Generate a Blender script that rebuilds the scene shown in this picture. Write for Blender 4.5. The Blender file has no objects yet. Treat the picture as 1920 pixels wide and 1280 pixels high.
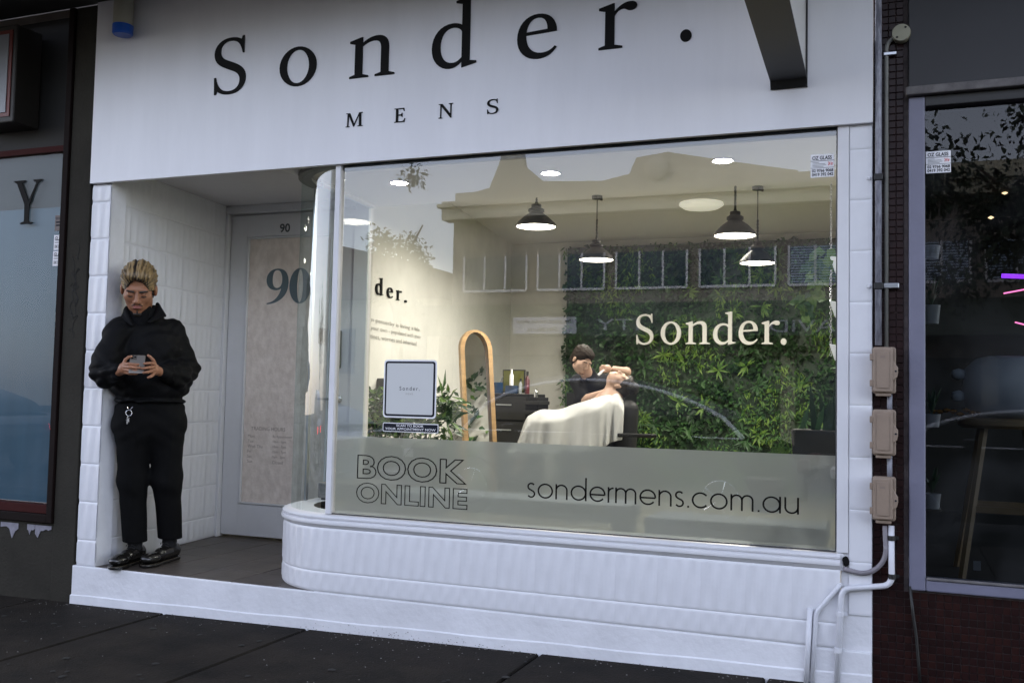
import bpy, math, random
import numpy as np
from mathutils import Vector, Matrix, Euler
random.seed(7); rng = np.random.default_rng(7)
sc = bpy.context.scene; COL = sc.collection
# ------------------------------------------------------------------ camera, sky, sun, exposure
CAM = np.array([4.4775, -4.3961, 1.0382]); FPX = 1824.61
MR = np.array([[0.92950588, 0.36819484, 0.0212457], [-0.00045015, 0.05873911, -0.99827327], [-0.36880701, 0.92789131, 0.05476409]])
cd = bpy.data.cameras.new('camera'); co = bpy.data.objects.new('camera', cd); COL.objects.link(co)
cd.sensor_width = 36.0; cd.lens = FPX / 1920 * 36.0; cd.clip_end = 500; cd.clip_start = 0.05
m = Matrix(((MR[0][0], -MR[1][0], -MR[2][0], CAM[0]), (MR[0][1], -MR[1][1], -MR[2][1], CAM[1]), (MR[0][2], -MR[1][2], -MR[2][2], CAM[2]), (0, 0, 0, 1)))
co.matrix_world = m; sc.camera = co
w = bpy.data.worlds.new('World'); sc.world = w; w.use_nodes = True
wn = w.node_tree.nodes; wl = w.node_tree.links
sky = wn.new('ShaderNodeTexSky'); sky.sky_type = 'NISHITA'; sky.sun_disc = False
SUN_EL, SUN_AZ = math.radians(40), math.radians(300)
sky.sun_elevation = SUN_EL; sky.sun_rotation = SUN_AZ; sky.dust_density = 1.0; sky.ozone_density = 1.6
bg = wn['Background']; hs = wn.new('ShaderNodeHueSaturation'); hs.inputs['Saturation'].default_value = 0.52; wl.new(sky.outputs[0], hs.inputs['Color']); tn = wn.new('ShaderNodeMix'); tn.data_type = 'RGBA'; tn.blend_type = 'MULTIPLY'; tn.inputs[0].default_value = 1.0; tn.inputs[7].default_value = (1.025, 0.98, 1.01, 1); wl.new(hs.outputs[0], tn.inputs[6]); wl.new(tn.outputs[2], bg.inputs[0])  # overcast: the blue is washed out; bg.inputs[1].default_value = 0.15
ld = bpy.data.lights.new('sun', 'SUN'); ld.energy = 1.5; ld.angle = math.radians(40); ld.color = (1, 0.97, 0.94)
lo = bpy.data.objects.new('sun', ld); COL.objects.link(lo)
sd = Vector((math.sin(SUN_AZ) * math.cos(SUN_EL), math.cos(SUN_AZ) * math.cos(SUN_EL), math.sin(SUN_EL)))
lo.rotation_euler = sd.to_track_quat('Z', 'Y').to_euler(); lo.location = (2, -6, 9)
sc.view_settings.view_transform = 'Standard'; sc.view_settings.look = 'None'
sc.view_settings.exposure = -0.52; sc.view_settings.gamma = 1.0
try: sc.view_settings.use_curve_mapping = False
except Exception: pass
sc.render.engine = 'CYCLES'
cy = sc.cycles; cy.use_denoising = True; cy.max_bounces = 8; cy.diffuse_bounces = 4; cy.glossy_bounces = 4
cy.transmission_bounces = 6; cy.transparent_max_bounces = 12; cy.caustics_reflective = False; cy.caustics_refractive = False
cy.sample_clamp_indirect = 6.0
LIGHT = 2.2

def ray(px, py):
    return MR.T @ np.array([(px - 960) / FPX, (py - 640) / FPX, 1.0])
def at(px, py, ax=1, v=0.0):
    r = ray(px, py); t = (v - CAM[ax]) / r[ax]; return CAM + t * r
# ------------------------------------------------------------------ materials
MATS = {}
def mat(name, col, rough=0.6, metal=0.0, spec=0.5, noise=0.0, nscale=8.0, bump=0.0, bscale=40.0, col2=None, emit=None, estr=0.0, coat=0.0, sheen=0.0, stretch=(1, 1, 1)):
    if name in MATS: return MATS[name]
    M = bpy.data.materials.new(name); M.use_nodes = True; MATS[name] = M
    nt = M.node_tree; b = nt.nodes['Principled BSDF']
    b.inputs['Base Color'].default_value = (*col, 1); b.inputs['Roughness'].default_value = rough
    b.inputs['Metallic'].default_value = metal; b.inputs['Specular IOR Level'].default_value = spec
    if coat: b.inputs['Coat Weight'].default_value = coat
    if sheen: b.inputs['Sheen Weight'].default_value = sheen
    if emit: b.inputs['Emission Color'].default_value = (*emit, 1); b.inputs['Emission Strength'].default_value = estr
    if noise or col2 or bump:
        tc = nt.nodes.new('ShaderNodeTexCoord'); mp = nt.nodes.new('ShaderNodeMapping'); nt.links.new(tc.outputs['Object'], mp.inputs[0])
        mp.inputs['Scale'].default_value = stretch
    if noise or col2:
        n = nt.nodes.new('ShaderNodeTexNoise'); n.inputs['Scale'].default_value = nscale; n.inputs['Detail'].default_value = 6; n.inputs['Roughness'].default_value = 0.65
        nt.links.new(mp.outputs[0], n.inputs['Vector'])
        r = nt.nodes.new('ShaderNodeValToRGB'); nt.links.new(n.outputs[0], r.inputs[0])
        c2 = col2 or tuple(c * (1 - noise) for c in col)
        r.color_ramp.elements[0].position = 0.35; r.color_ramp.elements[1].position = 0.65
        r.color_ramp.elements[0].color = (*c2, 1); r.color_ramp.elements[1].color = (*col, 1)
        nt.links.new(r.outputs[0], b.inputs['Base Color'])
    if bump:
        n2 = nt.nodes.new('ShaderNodeTexNoise'); n2.inputs['Scale'].default_value = bscale; n2.inputs['Detail'].default_value = 5
        nt.links.new(mp.outputs[0], n2.inputs['Vector'])
        bp = nt.nodes.new('ShaderNodeBump'); bp.inputs['Strength'].default_value = bump; bp.inputs['Distance'].default_value = 0.01
        nt.links.new(n2.outputs[0], bp.inputs['Height']); nt.links.new(bp.outputs[0], b.inputs['Normal'])
    return M
white_tile = mat('white_tile_paint', (0.74, 0.745, 0.77), 0.32, noise=0.09, nscale=4, bump=0.12, bscale=22)
white_plinth = mat('white_plinth_paint', (0.74, 0.745, 0.77), 0.5, noise=0.13, nscale=3.3, bump=0.35, bscale=30)
white_wood = mat('white_wood_paint', (0.70, 0.70, 0.72), 0.4, noise=0.05, nscale=6, bump=0.1, bscale=30)
fascia_white = mat('fascia_white', (0.76, 0.76, 0.785), 0.33, noise=0.06, nscale=1.6, bump=0.02, bscale=3, stretch=(3, 1, .5))
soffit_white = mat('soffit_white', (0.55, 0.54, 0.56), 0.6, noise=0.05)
black_letter = mat('black_letter', (0.006, 0.006, 0.006), 0.7, spec=0.15)
black_metal = mat('black_metal', (0.012, 0.012, 0.011), 0.5, noise=0.3, nscale=5)
dark_rubber = mat('dark_seal', (0.02, 0.022, 0.027), 0.5)
steel = mat('brushed_steel', (0.4, 0.42, 0.44), 0.3, metal=0.9)
silver = mat('silver', (0.7, 0.7, 0.72), 0.2, metal=1.0)
galv = mat('galvanised', (0.38, 0.39, 0.45), 0.5, col2=(0.15, 0.15, 0.18), nscale=60, stretch=(1, 1, 0.25), bump=0.3, bscale=80)
taupe = mat('taupe_render', (0.034, 0.031, 0.024), 0.85, spec=0.2, noise=0.3, nscale=3, bump=0.4, bscale=60)
dark_void = mat('shade_black', (0.006, 0.0055, 0.0045), 0.7, noise=0.2)  # near-black colour stands in for shade under awnings and in unlit depths
soffit_dark = mat('awning_soffit', (0.03, 0.03, 0.025), 0.8, noise=0.3, nscale=2)
frame_dark = mat('dark_red_frame', (0.007, 0.003, 0.0025), 0.7, spec=0.12, noise=0.3)
red_trim = mat('red_trim', (0.035, 0.003, 0.0025), 0.7, spec=0.15)
film_sky = mat('sky_tint_film', (0.075, 0.155, 0.215), 0.35, noise=0.12, nscale=1.5, stretch=(6, 1, 0.5))  # film blue also carries the sky's reflection in the pane as colour
film_teal = mat('teal_film', (0.03, 0.042, 0.042), 0.45)
beige_box = mat('beige_plastic', (0.285, 0.215, 0.160), 0.5, noise=0.2, nscale=10, bump=0.1, bscale=60)
beige_dark = mat('beige_relief', (0.22, 0.165, 0.13), 0.6)
cream = mat('cream_plastic', (0.34, 0.33, 0.24), 0.55, noise=0.15)
grout = mat('grout', (0.085, 0.068, 0.066), 0.9, noise=0.5, nscale=30)
tile_red = mat('red_mosaic', (0.020, 0.006, 0.0055), 0.4, spec=0.25, noise=0.45, nscale=12)
grey_panel = mat('grey_panel', (0.030, 0.030, 0.033), 0.55, noise=0.12, nscale=3)
grey_frame = mat('grey_blue_frame', (0.17, 0.17, 0.23), 0.45, noise=0.1, nscale=6, bump=0.1)
ledge_mat = mat('old_ledge', (0.16, 0.15, 0.15), 0.7, noise=0.4, nscale=20)
skin1 = mat('skin', (0.31, 0.138, 0.073), 0.5, noise=0.05, nscale=14)
skin2 = mat('pale_skin', (0.43, 0.275, 0.205), 0.5, noise=0.1, nscale=14)
lip_mat = mat('lips', (0.30, 0.105, 0.085), 0.45)
hair_dark = mat('dark_hair', (0.016, 0.011, 0.008), 0.5)
jacket_mat = mat('black_jacket', (0.0032, 0.0032, 0.0038), 0.7, spec=0.14, noise=0.25, nscale=12, bump=0.25, bscale=25)
trouser_mat = mat('black_trousers', (0.005, 0.005, 0.0052), 0.9, spec=0.12, noise=0.2, nscale=20, bump=0.2, bscale=30)
leather = mat('black_leather', (0.010, 0.009, 0.008), 0.22, bump=0.12, bscale=70, coat=0.3)
welt = mat('brown_welt', (0.05, 0.035, 0.018), 0.6)
sock = mat('black_sock', (0.008, 0.008, 0.009), 0.95, bump=0.4, bscale=200)
phone_mat = mat('grey_phone', (0.28, 0.255, 0.23), 0.3, metal=0.5)
lens_mat = mat('lens_black', (0.01, 0.01, 0.012), 0.1)
conc = None
wall_in = mat('interior_render', (0.70, 0.69, 0.645), 0.8, noise=0.10, nscale=2.5, bump=0.25, bscale=12)
ceil_in = mat('interior_ceiling', (0.66, 0.65, 0.64), 0.8)
floor_in = mat('interior_floor', (0.30, 0.27, 0.20), 0.4, noise=0.2, nscale=3)
wood_pale = mat('pale_bent_wood', (0.50, 0.31, 0.14), 0.4, noise=0.3, nscale=4, stretch=(1, 1, 6))
wood_dull = mat('stool_wood', (0.20, 0.13, 0.065), 0.5, noise=0.3, nscale=5)
mirror_m = mat('mirror_glass', (0.9, 0.9, 0.9), 0.02, metal=1.0)
cape_m = mat('white_cape', (0.50, 0.50, 0.49), 0.75, noise=0.04, nscale=8, bump=0.15, bscale=60)
chair_m = mat('black_vinyl', (0.008, 0.008, 0.008), 0.6, spec=0.3, bump=0.05)
tshirt = mat('black_tshirt', (0.005, 0.005, 0.006), 0.85, spec=0.15, bump=0.3, bscale=20)
leaf_a = mat('leaf_mid', (0.065, 0.155, 0.045), 0.45, col2=(0.024, 0.075, 0.024), nscale=5)
leaf_b = mat('leaf_bright', (0.20, 0.32, 0.055), 0.45, col2=(0.06, 0.16, 0.03), nscale=7)
leaf_d = mat('leaf_dark', (0.02, 0.055, 0.018), 0.5, col2=(0.01, 0.03, 0.01), nscale=4)
tree_leaf = mat('tree_leaf', (0.04, 0.06, 0.025), 0.6, col2=(0.02, 0.035, 0.015), nscale=3)
bark = mat('bark', (0.06, 0.045, 0.035), 0.9, noise=0.4)
sign_white = mat('white_sign_letter', (0.85, 0.83, 0.80), 0.4, emit=(1, 0.93, 0.86), estr=0.1)
grey_wood = mat('grey_bench', (0.22, 0.21, 0.20), 0.7, noise=0.4, nscale=12, stretch=(1, 1, 4))
stucco = mat('street_stucco', (0.55, 0.52, 0.40), 0.85, noise=0.2, nscale=2)
stucco2 = mat('street_brick', (0.30, 0.26, 0.22), 0.85, noise=0.3, nscale=4)
win_dark = mat('street_window', (0.03, 0.05, 0.08), 0.15)
blind_m = mat('window_blind', (0.5, 0.6, 0.75), 0.6)
asphalt = mat('asphalt', (0.05, 0.05, 0.052), 0.85, noise=0.3, nscale=30)
car_black = mat('car_paint_black', (0.012, 0.012, 0.014), 0.12, coat=1.0)
car_glass = mat('car_glass', (0.01, 0.012, 0.015), 0.05)
chrome = mat('chrome', (0.75, 0.78, 0.85), 0.12, metal=1.0)
tyre_m = mat('tyre', (0.012, 0.012, 0.012), 0.8)
tail_off = mat('unlit_tail_lamp', (0.08, 0.005, 0.005), 0.3)
tail_m = mat('tail_lamp', (0.5, 0.01, 0.01), 0.3, emit=(1, 0.04, 0.03), estr=9)
lamp_glow = mat('lamp_glow', (1, 1, 1), 0.5, emit=(1, 0.90, 0.74), estr=26.0)
down_glow = mat('downlight_glow', (1, 1, 1), 0.5, emit=(1, 0.96, 0.9), estr=60.0)
neon_p = mat('neon_purple', (0.3, 0.05, 0.6), 0.5, emit=(0.30, 0.04, 1.0), estr=3)
neon_r = mat('neon_pink', (0.6, 0.05, 0.3), 0.5, emit=(1.0, 0.2, 0.5), estr=4)
paper_m = mat('torn_paper', (0.26, 0.25, 0.29), 0.8, noise=0.3, nscale=20)
stick_w = mat('sticker_white', (0.8, 0.8, 0.82), 0.5)
stick_b = mat('sticker_ink', (0.008, 0.010, 0.018), 0.6, spec=0.2)
stick_r = mat('sticker_red', (0.6, 0.05, 0.04), 0.5)
grey_no = mat('grey_numerals', (0.10, 0.14, 0.16), 0.5)
ink_soft = mat('soft_grey_ink', (0.30, 0.29, 0.26), 0.7)
blue_m = mat('blue_lens', (0.01, 0.08, 0.42), 0.3)
pot_grey = mat('dark_planter', (0.035, 0.035, 0.033), 0.7, noise=0.2)
pot_white = mat('white_pot', (0.7, 0.69, 0.66), 0.4)
blue_jar = mat('blue_jar', (0.008, 0.035, 0.09), 0.2)
red_m = mat('red_bottle', (0.07, 0.01, 0.014), 0.3)
ghost = mat('frosted_jar', (0.34, 0.36, 0.42), 0.45)
scribble = mat('marker_scribble', (0.012, 0.011, 0.010), 0.7)
floor_tile = mat('entry_tile', (0.075, 0.062, 0.052), 0.45, noise=0.35, nscale=6, bump=0.2, bscale=40)

def mk_glass(name, mult=2.0, tint=(0.93, 0.96, 0.95)):
    M = bpy.data.materials.new(name); M.use_nodes = True; nt = M.node_tree; nt.nodes.clear()
    o = nt.nodes.new('ShaderNodeOutputMaterial'); mx = nt.nodes.new('ShaderNodeMixShader')
    t = nt.nodes.new('ShaderNodeBsdfTransparent'); t.inputs[0].default_value = (*tint, 1)
    g = nt.nodes.new('ShaderNodeBsdfGlossy'); g.inputs['Roughness'].default_value = 0.004
    fr = nt.nodes.new('ShaderNodeFresnel'); fr.inputs[0].default_value = 1.5
    ml = nt.nodes.new('ShaderNodeMath'); ml.operation = 'MULTIPLY'; ml.inputs[1].default_value = mult; ml.use_clamp = True
    # a trace of dust and smears on the pane
    tc = nt.nodes.new('ShaderNodeTexCoord'); ns = nt.nodes.new('ShaderNodeTexNoise'); ns.inputs['Scale'].default_value = 2.5; ns.inputs['Detail'].default_value = 8
    nt.links.new(tc.outputs['Object'], ns.inputs['Vector'])
    mr = nt.nodes.new('ShaderNodeMapRange'); mr.inputs['From Min'].default_value = 0.45; mr.inputs['From Max'].default_value = 0.8
    mr.inputs['To Min'].default_value = 0.0; mr.inputs['To Max'].default_value = 0.035; nt.links.new(ns.outputs[0], mr.inputs[0])
    df = nt.nodes.new('ShaderNodeBsdfDiffuse'); df.inputs[0].default_value = (0.7, 0.72, 0.75, 1)
    nt.links.new(fr.outputs[0], ml.inputs[0]); nt.links.new(ml.outputs[0], mx.inputs[0]); nt.links.new(t.outputs[0], mx.inputs[1]); nt.links.new(g.outputs[0], mx.inputs[2])
    m2 = nt.nodes.new('ShaderNodeMixShader'); nt.links.new(mr.outputs[0], m2.inputs[0]); nt.links.new(mx.outputs[0], m2.inputs[1]); nt.links.new(df.outputs[0], m2.inputs[2])
    nt.links.new(m2.outputs[0], o.inputs[0]); return M
glass = mk_glass('shop_glass', 2.9)
glass_curved = mk_glass('curved_glass', 0.16, (0.87, 0.93, 0.92))
glass_far = mk_glass('neighbour_glass', 1.0, (0.55, 0.6, 0.6)); glass_left = mk_glass('matt_neighbour_glass', 0.55, (0.85, 0.9, 0.92))
def mk_frost():
    M = bpy.data.materials.new('frosted_film'); M.use_nodes = True; nt = M.node_tree; nt.nodes.clear()
    o = nt.nodes.new('ShaderNodeOutputMaterial'); mx = nt.nodes.new('ShaderNodeMixShader')
    rf = nt.nodes.new('ShaderNodeBsdfRefraction'); rf.inputs['IOR'].default_value = 1.02; rf.inputs['Roughness'].default_value = 0.62; rf.inputs[0].default_value = (0.78, 0.84, 0.84, 1)
    tl = nt.nodes.new('ShaderNodeBsdfTranslucent'); tl.inputs[0].default_value = (0.52, 0.57, 0.60, 1)
    df = nt.nodes.new('ShaderNodeBsdfDiffuse'); df.inputs[0].default_value = (0.40, 0.43, 0.43, 1)
    m0 = nt.nodes.new('ShaderNodeMixShader'); m0.inputs[0].default_value = 0.45; nt.links.new(tl.outputs[0], m0.inputs[1]); nt.links.new(df.outputs[0], m0.inputs[2])
    mx.inputs[0].default_value = 0.74; nt.links.new(rf.outputs[0], mx.inputs[1]); nt.links.new(m0.outputs[0], mx.inputs[2])
    nt.links.new(mx.outputs[0], o.inputs[0]); return M
frost = mk_frost()
def mk_door_film():
    M = mat('door_film', (0.86, 0.77, 0.70), 0.5, col2=(0.70, 0.61, 0.54), nscale=14, bump=0.5, bscale=30, stretch=(1.5, 1, 1)); return M
door_film = mk_door_film()
def mk_blond():
    M = bpy.data.materials.new('bleached_hair'); M.use_nodes = True; nt = M.node_tree; b = nt.nodes['Principled BSDF']
    tc = nt.nodes.new('ShaderNodeTexCoord'); mp = nt.nodes.new('ShaderNodeMapping'); mp.inputs['Scale'].default_value = (105, 16, 16)
    n = nt.nodes.new('ShaderNodeTexNoise'); n.inputs['Scale'].default_value = 1.0; n.inputs['Detail'].default_value = 3
    r = nt.nodes.new('ShaderNodeValToRGB'); e = r.color_ramp.elements; e[0].position = 0.36; e[0].color = (0.045, 0.028, 0.013, 1); e[1].position = 0.56; e[1].color = (0.29, 0.195, 0.085, 1)
    nt.links.new(tc.outputs['Object'], mp.inputs[0]); nt.links.new(mp.outputs[0], n.inputs['Vector']); nt.links.new(n.outputs[0], r.inputs[0]); nt.links.new(r.outputs[0], b.inputs['Base Color'])
    b.inputs['Roughness'].default_value = 0.45; return M
blond = mk_blond()
def mk_pave():
    M = mat('footpath_concrete', (0.0185, 0.0145, 0.0105), 0.85, spec=0.15, col2=(0.0065, 0.0054, 0.0042), nscale=2.6, bump=0.5, bscale=90)
    nt = M.node_tree; b = nt.nodes['Principled BSDF']; lk = b.inputs['Base Color'].links[0]; src = lk.from_socket
    tc = nt.nodes.new('ShaderNodeTexCoord'); v = nt.nodes.new('ShaderNodeTexVoronoi'); v.inputs['Scale'].default_value = 3.2; v.feature = 'F1'; v.inputs['Randomness'].default_value = 1
    nt.links.new(tc.outputs['Object'], v.inputs['Vector'])
    lt = nt.nodes.new('ShaderNodeMath'); lt.operation = 'LESS_THAN'; lt.inputs[1].default_value = 0.055; nt.links.new(v.outputs['Distance'], lt.inputs[0])
    mx = nt.nodes.new('ShaderNodeMix'); mx.data_type = 'RGBA'; nt.links.new(lt.outputs[0], mx.inputs[0]); nt.links.new(src, mx.inputs[6]); mx.inputs[7].default_value = (0.005, 0.0045, 0.004, 1)
    nt.links.new(mx.outputs[2], b.inputs['Base Color']); return M
pave_m = mk_pave()
# ------------------------------------------------------------------ object helpers
OFF = {}
def tagp(o, label=None, cat=None, group=None, kind=None):
    if label: o['label'] = label
    if cat: o['category'] = cat
    if group: o['group'] = group
    if kind: o['kind'] = kind
    return o
def thing(name, label, cat, loc=(0, 0, 0), rz=0.0, group=None):
    o = bpy.data.objects.new(name, None); COL.objects.link(o); o.location = loc; o.rotation_euler = (0, 0, rz)
    o.empty_display_size = 0.1; OFF[o.name] = (0, 0, 0) if rz else tuple(loc); return tagp(o, label, cat, group)
class MB:
    def __init__(s): s.v = []; s.f = []
    def add(s, vs, fs):
        n = len(s.v); s.v.extend([tuple(map(float, q)) for q in vs]); s.f.extend([tuple(n + i for i in f) for f in fs]); return s
    def box(s, x0, x1, y0, y1, z0, z1):
        return s.add([(x0, y0, z0), (x1, y0, z0), (x1, y1, z0), (x0, y1, z0), (x0, y0, z1), (x1, y0, z1), (x1, y1, z1), (x0, y1, z1)],
                     [(0, 3, 2, 1), (4, 5, 6, 7), (0, 1, 5, 4), (1, 2, 6, 5), (2, 3, 7, 6), (3, 0, 4, 7)])
    def obox(s, c, ax, ay, az, hx, hy, hz):
        c, ax, ay, az = (np.array(q, float) for q in (c, ax, ay, az))
        vs = [c + sx * hx * ax + sy * hy * ay + sz * hz * az for sz in (-1, 1) for sx, sy in ((-1, -1), (1, -1), (1, 1), (-1, 1))]
        return s.add(vs, [(0, 3, 2, 1), (4, 5, 6, 7), (0, 1, 5, 4), (1, 2, 6, 5), (2, 3, 7, 6), (3, 0, 4, 7)])
    def prism(s, poly, y0, y1, axis='y'):
        n = len(poly)
        if axis == 'y': a = [(p[0], y0, p[1]) for p in poly]; b = [(p[0], y1, p[1]) for p in poly]
        elif axis == 'x': a = [(y0, p[0], p[1]) for p in poly]; b = [(y1, p[0], p[1]) for p in poly]
        else: a = [(p[0], p[1], y0) for p in poly]; b = [(p[0], p[1], y1) for p in poly]
        return s.add(a + b, [tuple(range(n)), tuple(range(2 * n - 1, n - 1, -1))] + [(i, i + n, (i + 1) % n + n, (i + 1) % n) for i in range(n)])
    def tube(s, pts, r, n=8, closed=False):
        pts = [np.array(p, float) for p in pts]; k = len(pts)
        rs = r if hasattr(r, '__len__') else [r] * k
        prev = None; rings = []
        for i, p in enumerate(pts):
            if closed: t = pts[(i + 1) % k] - pts[i - 1]
            else: t = pts[min(i + 1, k - 1)] - pts[max(i - 1, 0)]
            t = t / (np.linalg.norm(t) + 1e-9)
            if prev is None:
                a = np.array([0, 0, 1.0]) if abs(t[2]) < 0.9 else np.array([1.0, 0, 0])
                u = np.cross(t, a)
            else: u = prev - t * (prev @ t)
            u /= np.linalg.norm(u) + 1e-9; prev = u; v = np.cross(t, u)
            rings.append([p + rs[i] * (math.cos(2 * math.pi * j / n) * u + math.sin(2 * math.pi * j / n) * v) for j in range(n)])
        vs = [q for rg in rings for q in rg]; fs = []
        for i in range(k if closed else k - 1):
            for j in range(n):
                a = i * n + j; b = i * n + (j + 1) % n; i2 = (i + 1) % k
                fs.append((a, b, i2 * n + (j + 1) % n, i2 * n + j))
        if not closed: fs += [tuple(range(n - 1, -1, -1)), tuple((k - 1) * n + j for j in range(n))]
        return s.add(vs, fs)
    def lathe(s, prof, c=(0, 0, 0), n=24, frame=None, cap0=True):
        c = np.array(c, float); ex, ey, ez = frame or (np.array([1, 0, 0]), np.array([0, 1, 0]), np.array([0, 0, 1]))
        ex, ey, ez = (np.array(q, float) for q in (ex, ey, ez))
        vs = [c + ez * z + r * (math.cos(2 * math.pi * j / n) * ex + math.sin(2 * math.pi * j / n) * ey) for r, z in prof for j in range(n)]
        fs = [(i * n + j, i * n + (j + 1) % n, (i + 1) * n + (j + 1) % n, (i + 1) * n + j) for i in range(len(prof) - 1) for j in range(n)]
        if cap0 and prof[0][0] > 1e-6: fs.append(tuple(range(n - 1, -1, -1)))
        if prof[-1][0] > 1e-6: fs.append(tuple((len(prof) - 1) * n + j for j in range(n)))
        return s.add(vs, fs)
    def grid(s, P):  # P[i][j] points
        P = np.array(P, float); a, b = P.shape[:2]
        return s.add(P.reshape(-1, 3), [(i * b + j, (i + 1) * b + j, (i + 1) * b + j + 1, i * b + j + 1) for i in range(a - 1) for j in range(b - 1)])
def mesh_of(name, v, f, mt, smooth=False):
    me = bpy.data.meshes.new(name); me.from_pydata([tuple(q) for q in v], [], f); me.update()
    ms = mt if isinstance(mt, (list, tuple)) else [mt]
    for q in ms: me.materials.append(q)
    if smooth: me.polygons.foreach_set('use_smooth', [True] * len(me.polygons))
    return me
def link(name, me, parent=None):
    o = bpy.data.objects.new(name, me); COL.objects.link(o)
    if parent is not None: o.parent = parent; OFF[o.name] = OFF[parent.name]
    else: OFF[o.name] = (0, 0, 0)
    return o
def part(name, b, mt, parent=None, smooth=False, bev=0.0, kind=None, label=None, angle=None):
    off = np.array(OFF[parent.name]) if parent is not None else np.zeros(3)
    v = np.array(b.v, float) - off
    o = link(name, mesh_of(name, v, b.f, mt, smooth), parent)
    if bev:
        md = o.modifiers.new('bevel', 'BEVEL'); md.width = bev; md.segments = 2; md.limit_method = 'ANGLE'
    if angle: 
        for p in o.data.polygons: p.use_smooth = True
        try: o.data.set_sharp_from_angle(angle=math.radians(angle))
        except Exception: pass
    if kind: o['kind'] = kind
    if label: o['label'] = label
    return o
def structure(name, b, mt, **k):
    o = part(name, b, mt, None, **k); o['kind'] = 'structure'; return o
# ------------------------------------------------------------------ lettering
G = {
 'S': (480, "M 60 -5 L 80 -5 L 95 35 C 130 0 180 -15 240 -15 C 360 -15 440 60 440 180 C 440 270 390 325 290 370 L 215 405 C 150 435 125 470 125 525 C 125 590 170 642 245 642 C 330 642 375 590 395 480 L 415 480 L 410 690 L 390 690 L 376 650 C 345 672 305 682 250 682 C 135 682 50 605 50 495 C 50 410 95 355 185 312 L 270 272 C 340 240 368 205 368 150 C 368 75 320 25 240 25 C 150 25 95 85 75 205 L 53 205 Z"),
 'n': (520, "M 30 0 L 228 0 L 228 20 L 165 40 L 165 355 C 205 392 250 408 282 408 C 332 408 355 375 355 310 L 355 40 L 295 20 L 295 0 L 495 0 L 495 20 L 435 40 L 435 325 C 435 415 395 462 320 462 C 265 462 215 440 165 395 L 165 462 L 150 462 L 30 425 L 30 402 L 85 385 L 85 40 L 30 20 Z"),
 'd': (500, "M 335 -14 L 482 22 L 482 44 L 415 55 L 415 725 L 400 725 L 272 697 L 272 675 L 335 658 L 335 438 C 310 455 275 463 240 463 C 120 463 33 360 33 215 C 33 75 115 -13 210 -13 C 260 -13 300 10 335 50 Z M 335 95 C 305 60 280 45 245 45 C 170 45 120 115 120 225 C 120 340 170 418 245 418 C 290 418 320 395 335 365 Z"),
 'e': (430, "M 119 245 L 405 262 C 405 385 340 463 232 463 C 115 463 35 360 35 215 C 35 80 115 -13 230 -13 C 305 -13 365 25 405 95 L 388 108 C 355 65 315 47 265 47 C 180 47 119 120 119 245 Z M 122 278 C 130 365 170 424 228 424 C 288 424 318 370 318 292 Z"),
 'r': (370, "M 30 0 L 235 0 L 235 20 L 165 40 L 165 335 C 187 378 212 396 240 396 C 262 396 270 372 302 372 C 336 372 357 392 357 420 C 357 446 334 463 300 463 C 250 463 205 430 165 378 L 165 462 L 150 462 L 30 425 L 30 402 L 85 385 L 85 40 L 30 20 Z"),
 'M': (800, "M 20 0 L 200 0 L 200 20 L 140 40 L 155 560 L 370 0 L 395 0 L 620 560 L 625 40 L 565 20 L 565 0 L 790 0 L 790 20 L 725 40 L 715 630 L 785 650 L 785 670 L 630 670 L 410 135 L 205 670 L 40 670 L 40 650 L 105 630 L 90 40 L 20 20 Z"),
 'E': (540, "M 30 0 L 500 0 L 520 180 L 496 180 C 480 80 450 42 380 42 L 205 42 L 205 322 L 300 322 C 350 322 365 300 375 245 L 397 245 L 397 445 L 375 445 C 365 390 350 368 300 368 L 205 368 L 205 628 L 370 628 C 430 628 450 600 465 520 L 489 520 L 480 670 L 30 670 L 30 650 L 105 630 L 105 40 L 30 20 Z"),
 'N': (680, "M 20 0 L 200 0 L 200 20 L 140 40 L 140 560 L 560 -10 L 590 -10 L 590 630 L 660 650 L 660 670 L 470 670 L 470 650 L 545 630 L 545 190 L 190 670 L 20 670 L 20 650 L 95 625 L 95 40 L 20 20 Z"),
 'Y': (640, "M 190 0 L 450 0 L 450 22 L 370 42 L 370 290 L 545 628 L 625 648 L 625 670 L 425 670 L 425 648 L 500 628 L 350 345 L 195 628 L 270 648 L 270 670 L 10 670 L 10 648 L 85 628 L 270 290 L 270 42 L 190 22 Z"),
 '9': (470, "M 55 -30 C 250 -25 430 110 430 390 C 430 570 360 670 240 670 C 120 670 40 580 40 450 C 40 330 110 245 210 245 C 250 245 285 258 308 285 C 280 140 200 15 55 -8 Z M 225 640 C 285 640 320 570 320 440 C 320 340 285 288 230 288 C 170 288 145 350 145 460 C 145 580 170 640 225 640 Z"),
}
def ell_path(cx, cy, rx, ry):
    k = 0.5523
    return f"M {cx+rx} {cy} C {cx+rx} {cy+ry*k} {cx+rx*k} {cy+ry} {cx} {cy+ry} C {cx-rx*k} {cy+ry} {cx-rx} {cy+ry*k} {cx-rx} {cy} C {cx-rx} {cy-ry*k} {cx-rx*k} {cy-ry} {cx} {cy-ry} C {cx+rx*k} {cy-ry} {cx+rx} {cy-ry*k} {cx+rx} {cy} Z"
G['o'] = (470, ell_path(235, 225, 203, 238) + " " + ell_path(235, 225, 122, 200))
G['.'] = (120, ell_path(60, 42, 55, 55))
G['0'] = (480, ell_path(240, 320, 215, 345) + " " + ell_path(240, 320, 62, 318))
def bez(p0, p1, p2, p3, n=8):
    t = np.linspace(0, 1, n + 1)[1:, None]
    return (1 - t) ** 3 * p0 + 3 * (1 - t) ** 2 * t * p1 + 3 * (1 - t) * t * t * p2 + t ** 3 * p3
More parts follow.
